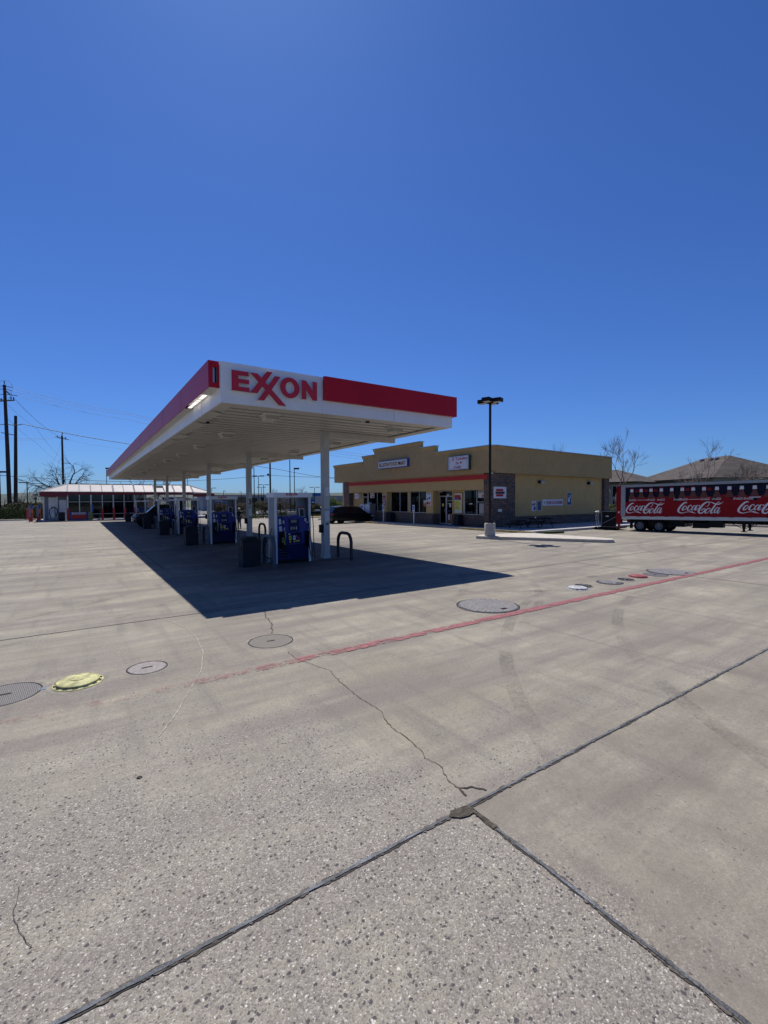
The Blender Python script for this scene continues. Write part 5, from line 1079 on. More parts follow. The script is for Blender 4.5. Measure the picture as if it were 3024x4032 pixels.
SC = {'C1':[(.93,1.58,.03),(.86,1.62,.06),(.75,1.56,.08),(.63,1.43,.09),(.53,1.27,.09),(.49,1.13,.09),(.56,1.04,.07),(.7,1.01,.04),(.87,1.06,.03),(1.04,1.09,.03),(1.15,1.08,.07),(1.24,1.05,.05),(1.37,1.0,.006)],
'hy':[(1.49,1.44,.06),(1.56,1.45,.05)],
'o1':[(.89,1.42,.04),(.79,1.39,.05),(.71,1.26,.07),(.7,1.18,.05),(.79,1.2,.04),(.89,1.3,.03),(.9,1.39,.03),(.83,1.43,.02)],
'c1':[(1.15,1.4,.05),(1.13,1.47,.03),(1.04,1.43,.05),(.97,1.3,.07),(.95,1.2,.06),(1.04,1.17,.04),(1.15,1.25,.02)],
'a1':[(1.37,1.43,.04),(1.27,1.43,.04),(1.18,1.3,.06),(1.17,1.19,.04),(1.26,1.23,.02),(1.35,1.37,.03),(1.44,1.48,.03),(1.35,1.29,.08),(1.32,1.19,.05),(1.39,1.2,.03),(1.46,1.3,.02)],
'C2':[(1.84,1.42,.02),(1.91,1.4,.02),(1.99,1.53,.03),(1.99,1.62,.03),(1.91,1.65,.05),(1.76,1.56,.08),(1.6,1.36,.1),(1.51,1.17,.1),(1.52,1.05,.08),(1.63,1.02,.06),(1.76,1.13,.05),(1.81,1.25,.04),(1.76,1.29,.03),(1.63,1.18,.06)],
'fl':[(1.91,1.65,.03),(2.08,1.64,.03),(2.21,1.58,.05),(2.33,1.53,.06),(2.48,1.55,.05),(2.64,1.66,.008)],
'o2':[(2.01,1.3,.03),(1.91,1.26,.05),(1.82,1.12,.07),(1.82,1.03,.05),(1.93,1.06,.03),(2.03,1.18,.03),(2.04,1.28,.03),(1.96,1.32,.03)],
'l':[(2.49,1.64,.03),(2.41,1.64,.03),(2.28,1.48,.06),(2.16,1.28,.07),(2.08,1.1,.07),(2.1,1.03,.06),(2.19,1.08,.02)],
'a2':[(2.43,1.34,.04),(2.35,1.34,.04),(2.25,1.18,.06),(2.24,1.06,.05),(2.32,1.09,.03),(2.42,1.26,.02),(2.49,1.36,.03),(2.4,1.17,.08),(2.38,1.04,.05),(2.44,1.05,.03),(2.51,1.18,.02)]}
def script(b, du, dz, s=1.0, d=.0075, u0=.49, z0=1.0):
    for si, k in enumerate(SC.values()):
        pts = []
        for i in range(len(k)-1):
            p0, p1, p2, p3 = k[max(i-1, 0)], k[i], k[i+1], k[min(i+2, len(k)-1)]
            for j in range(5 if s > .6 else 2):
                tt = j/(5 if s > .6 else 2)
                pts.append(tuple(.5*((2*p1[q])+(-p0[q]+p2[q])*tt+(2*p0[q]-5*p1[q]+4*p2[q]-p3[q])*tt*tt+(-p0[q]+3*p1[q]-3*p2[q]+p3[q])*tt**3) for q in range(3)))
        pts.append(k[-1]); vs = []; dd = d+si*.0005
        for i, p in enumerate(pts):
            a, c = pts[max(i-1, 0)], pts[min(i+1, len(pts)-1)]; dx, dy = c[0]-a[0], c[1]-a[1]; L_ = math.hypot(dx, dy) or 1; nx, ny = -dy/L_, dx/L_; h = max(p[2], .006)*.52
            # a broad-nib slant: wider where the stroke runs down, thin across
            for sg in (1, -1): u = p[0]+nx*h*sg; z = p[1]+ny*h*sg; vs.append((u0+du+(u-u0)*s, Y(-dd), zz(u0+du, z0+dz+(z-z0)*s)))
        b.add(vs, [(2*i, 2*i+1, 2*i+3, 2*i+2) for i in range(len(pts)-1)])
for du, nm in ((0, 1), (2.86, 1), (5.68, 1), (8.5, 1)):
    part('script_logo', K['logowhite'], tr, lambda b: script(b, du, .01+du*.004), smooth=False)
part('small_script_logo', K['logowhite'], tr, lambda b: [script(b, du, .76, .20, .0085) for du in (.16, 1.22, 1.75, 2.62, 2.92, 3.98, 4.5, 5.45, 5.9, 7.0, 8.2)], smooth=False)
part('text_line', K['logowhite'], tr, lambda b: [sidepoly(b, [(u, 1.80), (u+.3, 1.80), (u+.3, 1.825), (u, 1.825)], .0085) for u in (1.12, 1.45, 3.85, 4.15)]+[sidepoly(b, [(6.62, 1.86), (7.1, 1.86), (7.1, 1.90), (6.62, 1.90)], .0085)], smooth=False)
part('rear_red_post', K['trailred'], tr, lambda b: (tb(b, -.12, .155, Y(-.02), Y(.3), .36, 2.62), tb(b, -.1, .15, Y(-.02), Y(.3), 2.622, 2.72), tb(b, -.02, .08, Y(.0), Y(.1), .0, .358)), smooth=False)
part('rear_red_post', K['trailred'], tr, lambda b: tb(b, -.12, .155, Y(1.7), Y(W2+.02), .36, 2.62), smooth=False)
part('latch_label', K['paper'], tr, lambda b: tb(b, .0, .08, Y(-.025), Y(-.0205), 1.0, 1.12), smooth=False)
part('chassis_beam', K['black'], tr, lambda b: (tb(b, .5, LEN-.3, Y(.45), Y(.6), .42, .62), tb(b, .5, LEN-.3, Y(1.35), Y(1.5), .42, .62), tb(b, .6, 3.6, Y(.25), Y(1.7), .48, .6)), smooth=False)
for u in (1.28, 2.34):
    for y in (.13, W2-.13):
        tw = part('wheel', K['rubber'], tr, lambda b: b.lathe((0, 0, 0), [(.22, -.12), (.33, -.12), (.355, -.09), (.355, .09), (.33, .12), (.22, .12)], 32))
        tw.rotation_euler = (rad(90), 0, 0); tw.location = (u, Y(y), .355)
        s_ = 1 if (sgn > 0) == (y < 1) else -1
        part('rim', K['rimgrey'], tw, lambda b: (b.lathe((0, 0, 0), [(.225, s_*.115), (.2, s_*.10), (.19, s_*.05), (.15, s_*.04), (.10, s_*.05), (.09, s_*.11), (.001, s_*.12)], 28), [b.lathe((.125*math.cos(a*math.pi/5), .125*math.sin(a*math.pi/5), 0), [(.014, s_*.04), (.014, s_*.075), (.001, s_*.08)], 6) for a in range(10)]))
        part('rim_shadow', K['black'], tw, lambda b: [b.lathe((.165*math.cos((a+.5)*math.pi/5), .165*math.sin((a+.5)*math.pi/5), 0), [(.016, s_*.056), (.001, s_*.058)], 8) for a in range(10)])
part('mudflap', K['black'], tr, lambda b: tb(b, .70, .73, Y(.02), Y(.42), .05, .6), smooth=False)
part('air_tank', K['black'], tr, lambda b: tb(b, 3.0, 3.6, Y(.3), Y(1.7), .2, .5), smooth=False)
part('tool_box', K['black'], tr, lambda b: (tb(b, 4.06, 4.80, Y(.05), Y(.5), .16, .46), tb(b, 4.84, 5.50, Y(.05), Y(.5), .22, .60), b.tube([(3.85, Y(.1), zz(3.9, .6)), (3.8, Y(.1), zz(3.9, .3)), (4.05, Y(.1), zz(3.9, .2))], .02, 6)), bevel=.01)
def lgear(b):
    for y in (.12, 1.5):
        b.box(6.33, Y(y)-.07, zz(6.3, .2), 6.47, Y(y)+.07, zz(6.3, .62)); b.box(6.35, Y(y)-.05, zz(6.3, .05), 6.45, Y(y)+.05, zz(6.3, .2)); b.box(6.28, Y(y)-.1, zz(6.3, .02), 6.54, Y(y)+.1, zz(6.3, .05))
        b.tube([(5.6, Y(y), zz(5.6, .62)), (6.3, Y(y), zz(6.3, .22))], .018, 5); b.tube([(7.1, Y(y), zz(7.1, .62)), (6.5, Y(y), zz(6.3, .22))], .018, 5)
    b.prism([(5.9, zz(5.9, .62)), (7.0, zz(7, .62)), (6.7, zz(6.5, .42)), (6.15, zz(6.2, .42))], 'xz', Y(.1), Y(1.55))
part('landing_gear', K['black'], tr, lgear, smooth=False)
def gate(b):
    b.box(-1.10, Y(.0), .22, -1.02, Y(.06), 1.2); b.box(-1.02, Y(.02), .22, -.14, Y(.05), 1.18, 0); b.box(-1.15, Y(0), .08, -.14, Y(1.7), .20, 0)
    b.tube([(-.95, Y(-.02), .42), (-.13, Y(-.02), .88)], .02, 6, 1); b.box(-1.04, Y(-.02), 1.18, -.13, Y(.0), 1.21, 1); b.box(-1.06, Y(-.02), .2, -1.02, Y(.0), 1.2, 1)
    b.box(-.78, Y(.0), .86, -.60, Y(.015), .92, 2)
part('lift_gate', [K['black'], K['greypaint'], K['paper']], tr, gate, smooth=False)
part('ramp_blade', K['darkmetal'], tr, lambda b: b.add([(-1.15, 0, .12), (-1.15, Y(1.6), .12), (-2.1, Y(1.6), .03), (-2.1, 0, .03)], [(0, 1, 2, 3)]), smooth=False)
# hand truck leaning by the lift
hl_ = Vector((A0.x, A0.y, 0))-Vector((TD.x, TD.y, 0))*1.32
t = thing('hand_truck', 'grey hand truck left of the lift gate with a pale bag on top', 'hand truck', (hl_.x, hl_.y, gz(hl_.y)), 0)
part('truck_frame', K['steel'], t, lambda b: [b.tube([(x, -.05, .1), (x, .05, .9), (x+.02, .0, 1.1)], .018, 6) for x in (-.12, .12)]+[b.tube([(-.12, .02*z, z), (.12, .02*z, z)], .014, 5) for z in (.3, .5, .7, .9)])
part('toe_plate', K['darkmetal'], t, lambda b: b.box(-.16, -.28, .03, .16, -.02, .05))
for x in (-.2, .2): part('wheel', K['rubber'], t, lambda b: b.tube([(x-.03, 0, .1), (x+.03, 0, .1)], .1, 14))
tag(part('plastic_bag', K['paper'], None, lambda b: b.lathe((hl_.x, hl_.y, gz(hl_.y)+1.14), [(.08, 0), (.15, .03), (.12, .08), (.04, .1), (.001, .1)], 9)), 'crumpled pale bag on top of the hand truck', 'bag')

# ------------------------------------------------------------------ car wash
CY = 64.0; cwb = thing('car_wash', 'low car wash building with white panel roof, maroon fascia and glazed front', 'building')
XA, XB, XR = -1.17, 12.5, 15.2; GC_ = gz(64)
part('fascia', K['maroon'], cwb, lambda b: (b.box(-3.76, CY-.02, 2.38, XA, CY+.1, 2.93), b.box(XA, CY, 2.60, XB, CY+.1, 2.93), b.box(XB, CY-.02, 2.34, XR, CY+.1, 2.80), b.box(-3.76, CY+.1, 2.38, -3.66, CY+6, 2.93), b.box(XR-.1, CY+.1, 2.34, XR, CY+6, 2.8)), smooth=False)
Zr, Yr = 3.92, CY+2.2
def slope(x, y): return 2.95+(Zr-2.95)*(y-CY)/(Yr-CY)
def roofp(b):
    n = 12; xs = [XA+(XB-XA)*i/n for i in range(n+1)]
    for i in range(n):
        if i in (8,): b.add([(xs[i]+.05, CY, 2.95), (xs[i+1]-.05, CY, 2.95), (xs[i+1]-.05, Yr-.7, slope(0, Yr-.7)-.1), (xs[i]+.05, Yr-.7, slope(0, Yr-.7)-.1)], [(0, 1, 2, 3)]); continue
        b.add([(xs[i]+.05, CY, 2.95), (xs[i+1]-.05, CY, 2.95), (xs[i+1]-.05, Yr, Zr), (xs[i]+.05, Yr, Zr)], [(0, 1, 2, 3)])
    b.add([(-3.76, CY-.02, 2.95), (XA-.05, CY, 2.95), (XA-.05, Yr, Zr)], [(0, 1, 2)])
    b.add([(XB+.05, CY, 2.90), (XR, CY-.02, 2.82), (XB+.05, Yr, Zr-.08)], [(0, 1, 2)])
    b.add([(XA-.05, Yr, Zr), (-3.76, CY-.02, 2.95), (-3.76, Yr+3, 2.95), (XA-.05, Yr+1.2, Zr)], [(0, 1, 2, 3)])
    b.add([(XB+.05, Yr, Zr-.08), (XR, CY-.02, 2.82), (XR, Yr+3, 2.82), (XB+.05, Yr+1.2, Zr-.08)], [(0, 1, 2, 3)])
    b.add([(-3.76, Yr+3, 2.9), (XR, Yr+3, 2.9), (XB, Yr+1.2, Zr-.1), (XA, Yr+1.2, Zr-.1)], [(0, 1, 2, 3)])
part('roof_panel', K['glassroof'], cwb, roofp, smooth=False)
part('roof_rib', K['ribgrey'], cwb, lambda b: [b.tube([(XA+(XB-XA)*i/12, CY-.01, 2.96), (XA+(XB-XA)*i/12, Yr, Zr+.01)], .07 if i % 2 == 0 else .05, 4) for i in range(13) if i != 9]+[b.tube([(-3.76, CY-.02, 2.95), (XA, Yr, Zr+.02)], .06, 4), b.tube([(XR, CY-.02, 2.83), (XB, Yr, Zr-.05)], .06, 4), b.tube([(XR, CY, 2.83), (XB, CY, 2.95), (-3.76, CY, 2.97)], .045, 4), b.tube([(-2.3, CY, 2.95), (-2.3, CY+1.1, slope(0, CY+1.1)-.15)], .05, 4)])
part('ridge_gutter', K['darkmetal'], cwb, lambda b: [b.box(XA+(XB-XA)*i/6+.08, Yr-.06, Zr-.03, XA+(XB-XA)*(i+1)/6-.08, Yr+.02, Zr+.05) for i in range(6)], smooth=False)
part('roof_rib_dark', K['darkmetal'], cwb, lambda b: [b.tube([(XA+(XB-XA)*i/6+.09, CY-.03, 2.95), (XA+(XB-XA)*i/6+.09, Yr, Zr+.03)], .022, 4) for i in (2, 3, 4, 5, 6)])
part('end_wall', K['siding2'] if 'siding2' in K else K['greypaint'], cwb, lambda b: b.box(-3.45, CY+1.0, GC_, XA, CY+1.2, 2.5), smooth=False)
part('end_panel', K['white'], cwb, lambda b: (b.box(-3.0, CY+.9, GC_+.1, -2.2, CY+.999, 2.3), b.box(-2.0, CY+.9, GC_+.1, -1.3, CY+.999, 2.0)), smooth=False)
for i, x in enumerate([-3.4, -2.15]+[XA+(XB-XA)*k/12 for k in range(13)]):
    part('post', K['alum'], cwb, lambda b: b.box(x-(.07 if i % 2 == 0 else .045), CY+.02, GC_, x+(.07 if i % 2 == 0 else .045), CY+.12, 2.62), smooth=False)
part('glazing', K['clear'], cwb, lambda b: b.box(XA+.05, CY+.16, GC_+.3, 7.0, CY+.18, 2.6), smooth=False)
part('rear_wall', [K['interior'], K['siding']], cwb, lambda b: (b.box(XA, CY+5.6, GC_, 6.0, CY+5.8, 3.2), b.box(6.1, CY+1.4, GC_, 7.9, CY+1.6, 2.2, 1)), smooth=False)
part('inner_frame', K['alum'], cwb, lambda b: (b.box(XA, CY+.13, 1.75, 7, CY+.15, 1.80), b.tube([(XA+.1, CY+.3, 1.7), (.2, CY+.3, .9)], .03, 4), b.tube([(1.0, CY+.3, 1.7), (-.1, CY+.3, .9)], .03, 4), b.box(1.9, CY+1, GC_, 2.2, CY+1.3, 2.4), b.box(XA, CY+.13, .3, 7, CY+.15, .36)), smooth=False)
part('brush_roller', [K['bluef'], K['black'], K['redp']], cwb, lambda b: (b.tube([(10.2, CY+2.5, GC_), (10.2, CY+2.5, 2.3)], .28, 12), b.tube([(11.6, CY+3, GC_), (11.6, CY+3, 2.3)], .3, 12, 1), b.box(8.2, CY+.8, .3, 8.45, CY+.9, 1.9, 2), b.box(9.3, CY+3.8, 1.9, 12.4, CY+4, 2.3, 1)))
part('floor_slab', K['conc_walk'], cwb, lambda b: b.box(-3.9, CY-.3, GC_-.1, XR+.1, CY+7, GC_+.10), smooth=False)
rebase(cwb, (4, 65, gz(65)))
K['pillarblue'] = K['signblue']
def boll(x, y, h, r, label, m=None):
    b = MB(); b.lathe((0, 0, 0), [(r, -.02), (r, h-.03), (r*.8, h+.01), (.001, h+.03)], 18); tag(b.obj('bollard', m or K['redp'], None, loc=(x, y, gz(y)+.0)), label, 'bollard', 'red bollards along the car wash')
for i, x in enumerate([XA+.05, 1.12, 2.25, 3.42, 4.6, 5.7]):
    if i == 1: continue
    boll(x, CY-.2, 1.45, .11, 'red bollard at the car wash, %s' % ('beside the red banner', '', 'right of the yellow and black rack', 'two posts right of the rack', 'between dark panes, fourth from the left', 'beside the pale inner wall')[i])
boll(-5.4, 71.6, 1.4, .13, 'lone red bollard on the kerb in front of the clipped hedge')
t = thing('vacuum_station', 'self service vacuum machine with a dark hose loop outside the car wash', 'vacuum', (-2.5, CY-.35, gz(64)+.1))
part('machine_base', K['greypaint'], t, lambda b: b.box(-.4, -.25, 0, .4, .25, .35), bevel=.02)
part('canister', K['steel'], t, lambda b: b.lathe((0, 0, .35), [(.2, 0), (.22, .6), (.17, .85), (.25, .9), (.24, 1.15), (.1, 1.25), (.001, 1.25)], 18))
part('hose', K['black'], t, lambda b: b.tube([(.25, -.26, .5), (.38, -.26, 1.0), (.33, -.26, 1.35), (.0, -.28, 1.55), (-.32, -.26, 1.3), (-.38, -.26, .8), (-.25, -.26, .4)], .045, 8))
part('lamp_pair', K['lampcover'], t, lambda b: (b.box(-.3, -.05, 1.6, -.15, .05, 1.72), b.box(.15, -.05, 1.6, .3, .05, 1.72)))
tag(bx('trash_bin', K['binm'], None, -2.0, CY-.5, gz(64)+.1, -1.45, CY, gz(64)+1.05, bevel=.04), 'square dark bin between the vacuum machine and the red banner', 'trash bin')
t = thing('banner_stand', 'red and blue banner board with white name cards below the car wash glass', 'banner', (-.9, CY-.25, gz(64)+.1))
part('board', K['inkblue'], t, lambda b: b.box(-.2, 0, 0, 1.75, .08, .95), bevel=.01)
part('red_field', K['redp'], t, lambda b: b.box(0, -.01, .12, 1.5, -.001, .62))
part('card', K['paper'], t, lambda b: (b.box(.1, -.012, .66, .3, -.002, .88), b.box(.36, -.012, .66, .68, -.002, .88), b.box(.74, -.012, .66, 1.45, -.002, .88)))
text('lettering', 'CARWASH', K['inkred'], t, (1.1, -.014, .77), (1, 0, 0), (0, 0, 1), .6, .12); text('lettering', 'OPEN', K['inkred'], t, (.52, -.014, .77), (1, 0, 0), (0, 0, 1), .26, .12)
t = thing('mat_rack', 'yellow and black striped mat rack beside the red banner', 'rack', (.95, CY-.35, gz(64)+.1))
part('rack_panel', K['hazard'], t, lambda b: b.prism([(-.16, 0), (.28, 0), (.22, .95), (-.12, .95)], 'xz', 0, .1))
part('rack_foot', K['black'], t, lambda b: (b.box(-.17, -.1, 0, -.12, .3, .05), b.box(.24, -.1, 0, .29, .3, .05)))
t = thing('pay_station', 'tall narrow blue sign post standing above the striped rack', 'sign post', (1.22, CY-.15, gz(64)+.1))
part('post', K['greypaint'], t, lambda b: b.box(-.03, 0, 0, .03, .06, 1.1)); part('sign_panel', K['signblue'], t, lambda b: b.box(-.11, -.02, 1.0, .11, .0, 1.75), bevel=.01)
for x, lab in ((-4.05, 'right'), (-4.75, 'left')):
    t = thing('pay_pillar', 'painted square pillar at the car wash entry, %s of the pair, blue yellow and red' % lab, 'pillar', (x, CY+1.2, gz(65)), 0, 'painted pillars at the car wash entry')
    part('grey_body', K['greypaint'], t, lambda b: b.box(-.1, 0, 0, .28, .25, 1.85)); part('blue_band', K['bluef'], t, lambda b: b.box(.1, -.02, 1.45, .285, -.001, 1.9)); part('yellow_band', K['orange'], t, lambda b: b.box(.1, -.02, 1.0, .285, -.001, 1.449)); part('red_band', K['redp'], t, lambda b: (b.box(.1, -.02, 0, .285, -.001, .999), b.box(-.1, -.02, 0, .099, -.001, .5)))

# ------------------------------------------------------------------ utility poles and wires
K['insul'] = mat('insulator', (.06, .05, .06), .4, var=.1)
P1 = site(-39.55, 72); P1.z = gz(P1.y)
H1 = 20.2
t = thing('utility_pole', 'tallest dark wooden utility pole with two crossarms at the left edge', 'utility pole', P1, 0, 'utility poles')
ax = rt
part('pole_shaft', K['pole'], t, lambda b: b.tube([(0, 0, 0), (-.10, .07, 10-P1.z), (-.25, .17, H1-P1.z)], [.31, .27, .2], 12))
top = Vector((-.25, .17, 0))
def T1(u, z, v=0): return top*(z/H1)+ax*u+Vector((ax.y*-1, ax.x, 0))*v+Vector((0, 0, z-P1.z))
part('crossarm', K['pole'], t, lambda b: (b.tube([T1(-1.6, 17.6), T1(1.45, 17.75)], .09, 4), b.tube([T1(-1.3, 17.95, .3), T1(1.1, 17.8, .3)], .07, 4)))
part('dead_end', K['insul'], t, lambda b: [b.tube([T1(a, z), T1(c, z2)], .05, 6) for a, c, z, z2 in ((.1, 1.25, 20.0, 19.75), (-.1, -1.3, 20.0, 20.0), (.1, 1.2, 19.6, 19.25), (-.1, -1.2, 19.55, 19.5), (.15, 2.0, 18.75, 18.45), (-.2, -.7, 18.7, 18.7))])
part('insulator', K['insul'], t, lambda b: [b.lathe(T1(u, z), [(.06, 0), (.09, .1), (.07, .2), (.1, .3), (.05, .42), (.001, .42)], 8) for u, z in ((-.0, 20.35), (1.35, 17.8), (.95, 17.85), (-.6, 17.7), (-1.4, 17.7))])
part('jumper_wire', K['wire'], t, lambda b: (b.tube([T1(-1.0, 20.0), T1(-.9, 20.45), T1(-.5, 20.8), T1(0, 20.9), T1(.5, 20.85), T1(.95, 20.6), T1(1.2, 20.1), T1(1.25, 19.8)], .02, 4), b.tube([T1(-1.1, 19.5), T1(-1.1, 18.9), T1(-1.0, 17.9)], .02, 4), b.tube([T1(.95, 19.3), T1(1.05, 18.8), T1(.9, 18.3), T1(.5, 17.9)], .02, 4)))
part('diagonal_brace', K['pole'], t, lambda b: b.tube([T1(.05, 19.3), T1(.5, 19.0), T1(.85, 18.65)], [.13, .11, .06], 6))
P2 = site(-39.15, 74); P2.z = gz(P2.y); H2 = 15.7
t = thing('utility_pole', 'shorter leaning wooden pole just right of the tallest pole', 'utility pole', P2, 0, 'utility poles')
part('pole_shaft', K['pole'], t, lambda b: b.tube([(0, 0, 0), tuple(rt*.5+Vector((0, 0, H2-P2.z)))], [.30, .2], 12))
part('push_brace', K['pole'], t, lambda b: b.tube([tuple(rt*-1.9+Vector((0, 0, 13.0-P2.z))), tuple(rt*.55+Vector((0, 0, 12.5-P2.z)))], .07, 5))
P3 = site(-35.25, 125); P3.z = gz(P3.y); H3 = 19.6
t = thing('utility_pole', 'mid distance utility pole rising behind the car wash roof', 'utility pole', P3, 0, 'utility poles')
part('pole_shaft', K['pole'], t, lambda b: b.tube([(0, 0, 0), (0, 0, H3-P3.z)], [.34, .22], 10))
part('crossarm', K['pole'], t, lambda b: (b.tube([tuple(rt*-1.3+Vector((0, 0, H3-.5-P3.z))), tuple(rt*1.9+Vector((0, 0, H3-1.1-P3.z)))], .08, 4), b.tube([tuple(rt*-1.9+Vector((0, 0, H3-.2-P3.z))), tuple(rt*1.3+Vector((0, 0, H3-.7-P3.z)))], .06, 4)))
part('insulator', K['insul'], t, lambda b: [b.lathe(tuple(rt*u+Vector((0, 0, z-P3.z))), [(.08, 0), (.12, .2), (.08, .5), (.001, .5)], 6) for u, z in ((0, H3), (-1.3, H3-.4), (.9, H3-.8), (.1, H3+.4))])
P4 = site(-14.06, 100); P4.z = gz(P4.y)
t = thing('utility_pole', 'dark pole seen between the column numbered 3 and the nearest pump, with a lamp bracket', 'utility pole', P4, 0, 'utility poles')
part('pole_shaft', K['pole'], t, lambda b: b.tube([(0, 0, 0), (0, 0, 13-P4.z)], [.22, .17], 10))
part('bracket_lamp', K['darkmetal'], t, lambda b: (b.tube([tuple(rt*-.1+Vector((0, 0, 6.6-P4.z))), tuple(rt*-.4+Vector((0, 0, 7.2-P4.z)))], .03, 5), b.box(-.75, -.45, 7.1-P4.z, -.4, -.1, 7.55-P4.z)))
P5 = site(20, 165, 11.5)
def cable(name, label, pts, r, m, sag=0, cat='cable', n=24):
    b = MB(); allp = []
    for a, c in zip(pts[:-1], pts[1:]):
        a = Vector(a); c = Vector(c)
        for i in range(n+1): tt = i/n; q = a.lerp(c, tt); q.z -= sag*4*tt*(1-tt); allp.append(q)
    b.tube(allp, r, 4); o = b.obj(name, m, None); tag(o, label, cat, 'overhead wires'); return o
W1 = lambda u, z: P1+T1(u, z)
for k, (u, z, m1, m2, end) in enumerate([(1.25, 19.75, (-29.57, 90, 19.29), (-13.01, 115, 15.99), (12.27, 140, 11.67)), (1.2, 19.25, (-29.57, 90, 18.84), (-13.01, 115, 15.41), (12.27, 140, 10.89)), (2.0, 18.45, (-29.57, 90, 17.93), (-13.01, 115, 14.70), (12.27, 140, 10.18))]):
    cable('power_line', 'thin power line from the tallest pole, %s of the three upper conductors' % ('top', 'middle', 'lowest')[k], [W1(u, z), site(*m1), site(*m2), site(*end)], .022, K['thinwire'], .35, n=10)
cable('overhead_cable', 'thick dark cable crossing the sky from the left poles to the canopy', [site(-41.39, 70, 14.02), W1(.2, 14.05), site(-38.39, 73, 14.22), site(-29.57, 92, 13.38), site(-12.79, 130, 10.37), site(-6.46, 150, 8.73), site(-0.39, 160, 6.31)], .06, K['wire'], .2, n=8)
cable('overhead_cable', 'low cable running behind the car wash trees at the left', [site(-41.39, 66, 5.86), W1(.2, 5.9), site(-38.91, 74, 5.93), site(-34.04, 95, 6.19), site(-28.09, 100, 5.95), site(-21.76, 100, 6.22), P4+Vector((0, 0, 7.25-P4.z)), site(-8.01, 105, 7.02), site(-0.39, 120, 7.32)], .042, K['wire'], .1, n=8)
for k, (a, y2) in enumerate([(19.2, 1735), (18.9, 1742)]):
    cable('power_line', 'long power line falling from the tallest pole to the pole behind the car wash, %s' % ('upper', 'lower')[k], [W1(.8, a-.3), P3+rt*(-.9+.6*k)+Vector((0, 0, H3-.2-P3.z))], .02, K['thinwire'], .8)
cable('power_line', 'faint line from the middle of the tallest pole down past the leaning pole', [W1(.2, 17.3), site(-37.37, 95, 17.14), site(-35.60, 125, 14.19), site(-33.98, 150, 10.29)], .02, K['thinwire'], .3)
cable('power_line', 'faint line just below, from the tallest pole to the far roofs', [W1(.2, 15.0), site(-37.37, 95, 13.95), site(-35.28, 130, 12.12)], .018, K['thinwire'], .3)
cable('guy_wire', 'guy wire slanting down left of the pole behind the car wash', [P3+Vector((0, 0, H3-1.0-P3.z)), site(-36.23, 120, 10.35), site(-36.96, 115, 4.53)], .02, K['thinwire'], .1)
cable('power_line', 'pair of lines entering from the left edge to the pole behind the car wash, upper', [site(-41.39, 75, 13.03), site(-38.76, 95, 14.87), P3+rt*-1.6+Vector((0, 0, H3-.3-P3.z))], .02, K['thinwire'], .2)
cable('power_line', 'pair of lines entering from the left edge to the pole behind the car wash, lower', [site(-41.39, 75, 12.69), site(-38.76, 95, 14.55), P3+rt*-1.2+Vector((0, 0, H3-.5-P3.z))], .02, K['thinwire'], .2)
cable('power_line', 'thin line leaving the car wash pole to the right toward the bare tree', [P3+rt*1.9+Vector((0, 0, H3-1.1-P3.z)), site(-30.77, 140, 18.16), site(-26.05, 150, 16.72)], .02, K['thinwire'], .3)

# area lights of the retail lot
def lot_light(be, z1, d, label, heads='T', r=.07, base=False, sc=1):
    L_ = site(be, d); z1 = z1-L_.z; t = thing('light_pole', label, 'light pole', L_, -YAW, 'light poles around the lots')
    part('pole_shaft', K['darkmetal'], t, lambda b: b.tube([(0, 0, 0), (0, 0, z1)], [r, r*.7], 8))
    if heads == 'T': part('lamp_head', K['darkmetal'], t, lambda b: (b.box(-1.1*sc, -.2, z1-.08, -.25*sc, .2, z1+.1), b.box(.25*sc, -.2, z1-.08, 1.1*sc, .2, z1+.1), b.box(-.4*sc, -.04, z1-.05, .4*sc, .04, z1+.02)))
    elif heads == 'R': part('lamp_head', K['darkmetal'], t, lambda b: b.box(-.05, -.2, z1-.1, .7*sc, .2, z1+.12))
    elif heads == 'L': part('lamp_head', K['darkmetal'], t, lambda b: b.box(-.8*sc, -.2, z1-.06, .05, .2, z1+.08))
    if base: part('concrete_base', K['conc_pale'], t, lambda b: b.box(-.40, -.40, -.05, .40, .40, .62 if base is True else base), bevel=.03)
lot_light(-15.45, 6.46, 88, 'twin headed light pole right of the column numbered 3', 'T', .08)
lot_light(-15.96, 8.68, 72, 'plain dark pole close to the right side of the column numbered 3', 'N', .08)
lot_light(-11.69, 8.47, 66, 'dark pole on a concrete base, left one of a pair through the nearest pump', 'N', .085, True)
lot_light(-11.16, 6.39, 66, 'dark single headed pole on a concrete base, right one of the pair', 'R', .07, True)
lot_light(-14.85, 6.73, 150, 'distant T shaped light pole, taller of the two left of the nearest pump', 'T', .12, sc=1.6); lot_light(-15.12, 6.15, 160, 'distant T shaped light pole, shorter of the two left of the nearest pump', 'T', .12, sc=1.4)
lot_light(-8.70, 5.81, 150, 'distant T shaped light pole in front of the blue store', 'T', .12, sc=1.5); lot_light(-20.78, 5.71, 150, 'distant T shaped light pole at the right end of the car wash roof', 'T', .12, sc=1.3)
lot_light(-19.48, 5.04, 170, 'small distant pole with its head to the right above the second pump', 'R', .12); lot_light(-17.46, 4.89, 180, 'smallest distant pole just left of the column numbered 3', 'L', .12)
lot_light(-38.19, 5.00, 78, 'thin light pole with a head to the left beyond the hedge', 'L', .10, sc=1.6); lot_light(-40.25, 5.86, 62, 'dark light pole at the left edge of the photo', 'R', .10, sc=1.3)
lot_light(-31.43, 7.38, 78, 'slim black pole with a short arm beside the far end of the canopy', 'R', .06, sc=2.2); lot_light(-23.40, 6.27, 88, 'thin light pole behind the canopy columns near the car wash', 'L', .07)
t = thing('small_sign', 'small double board sign on a pole left of the car wash roof', 'sign', site(-37.51, 84), -YAW)
zb = 3.10-gz(84)
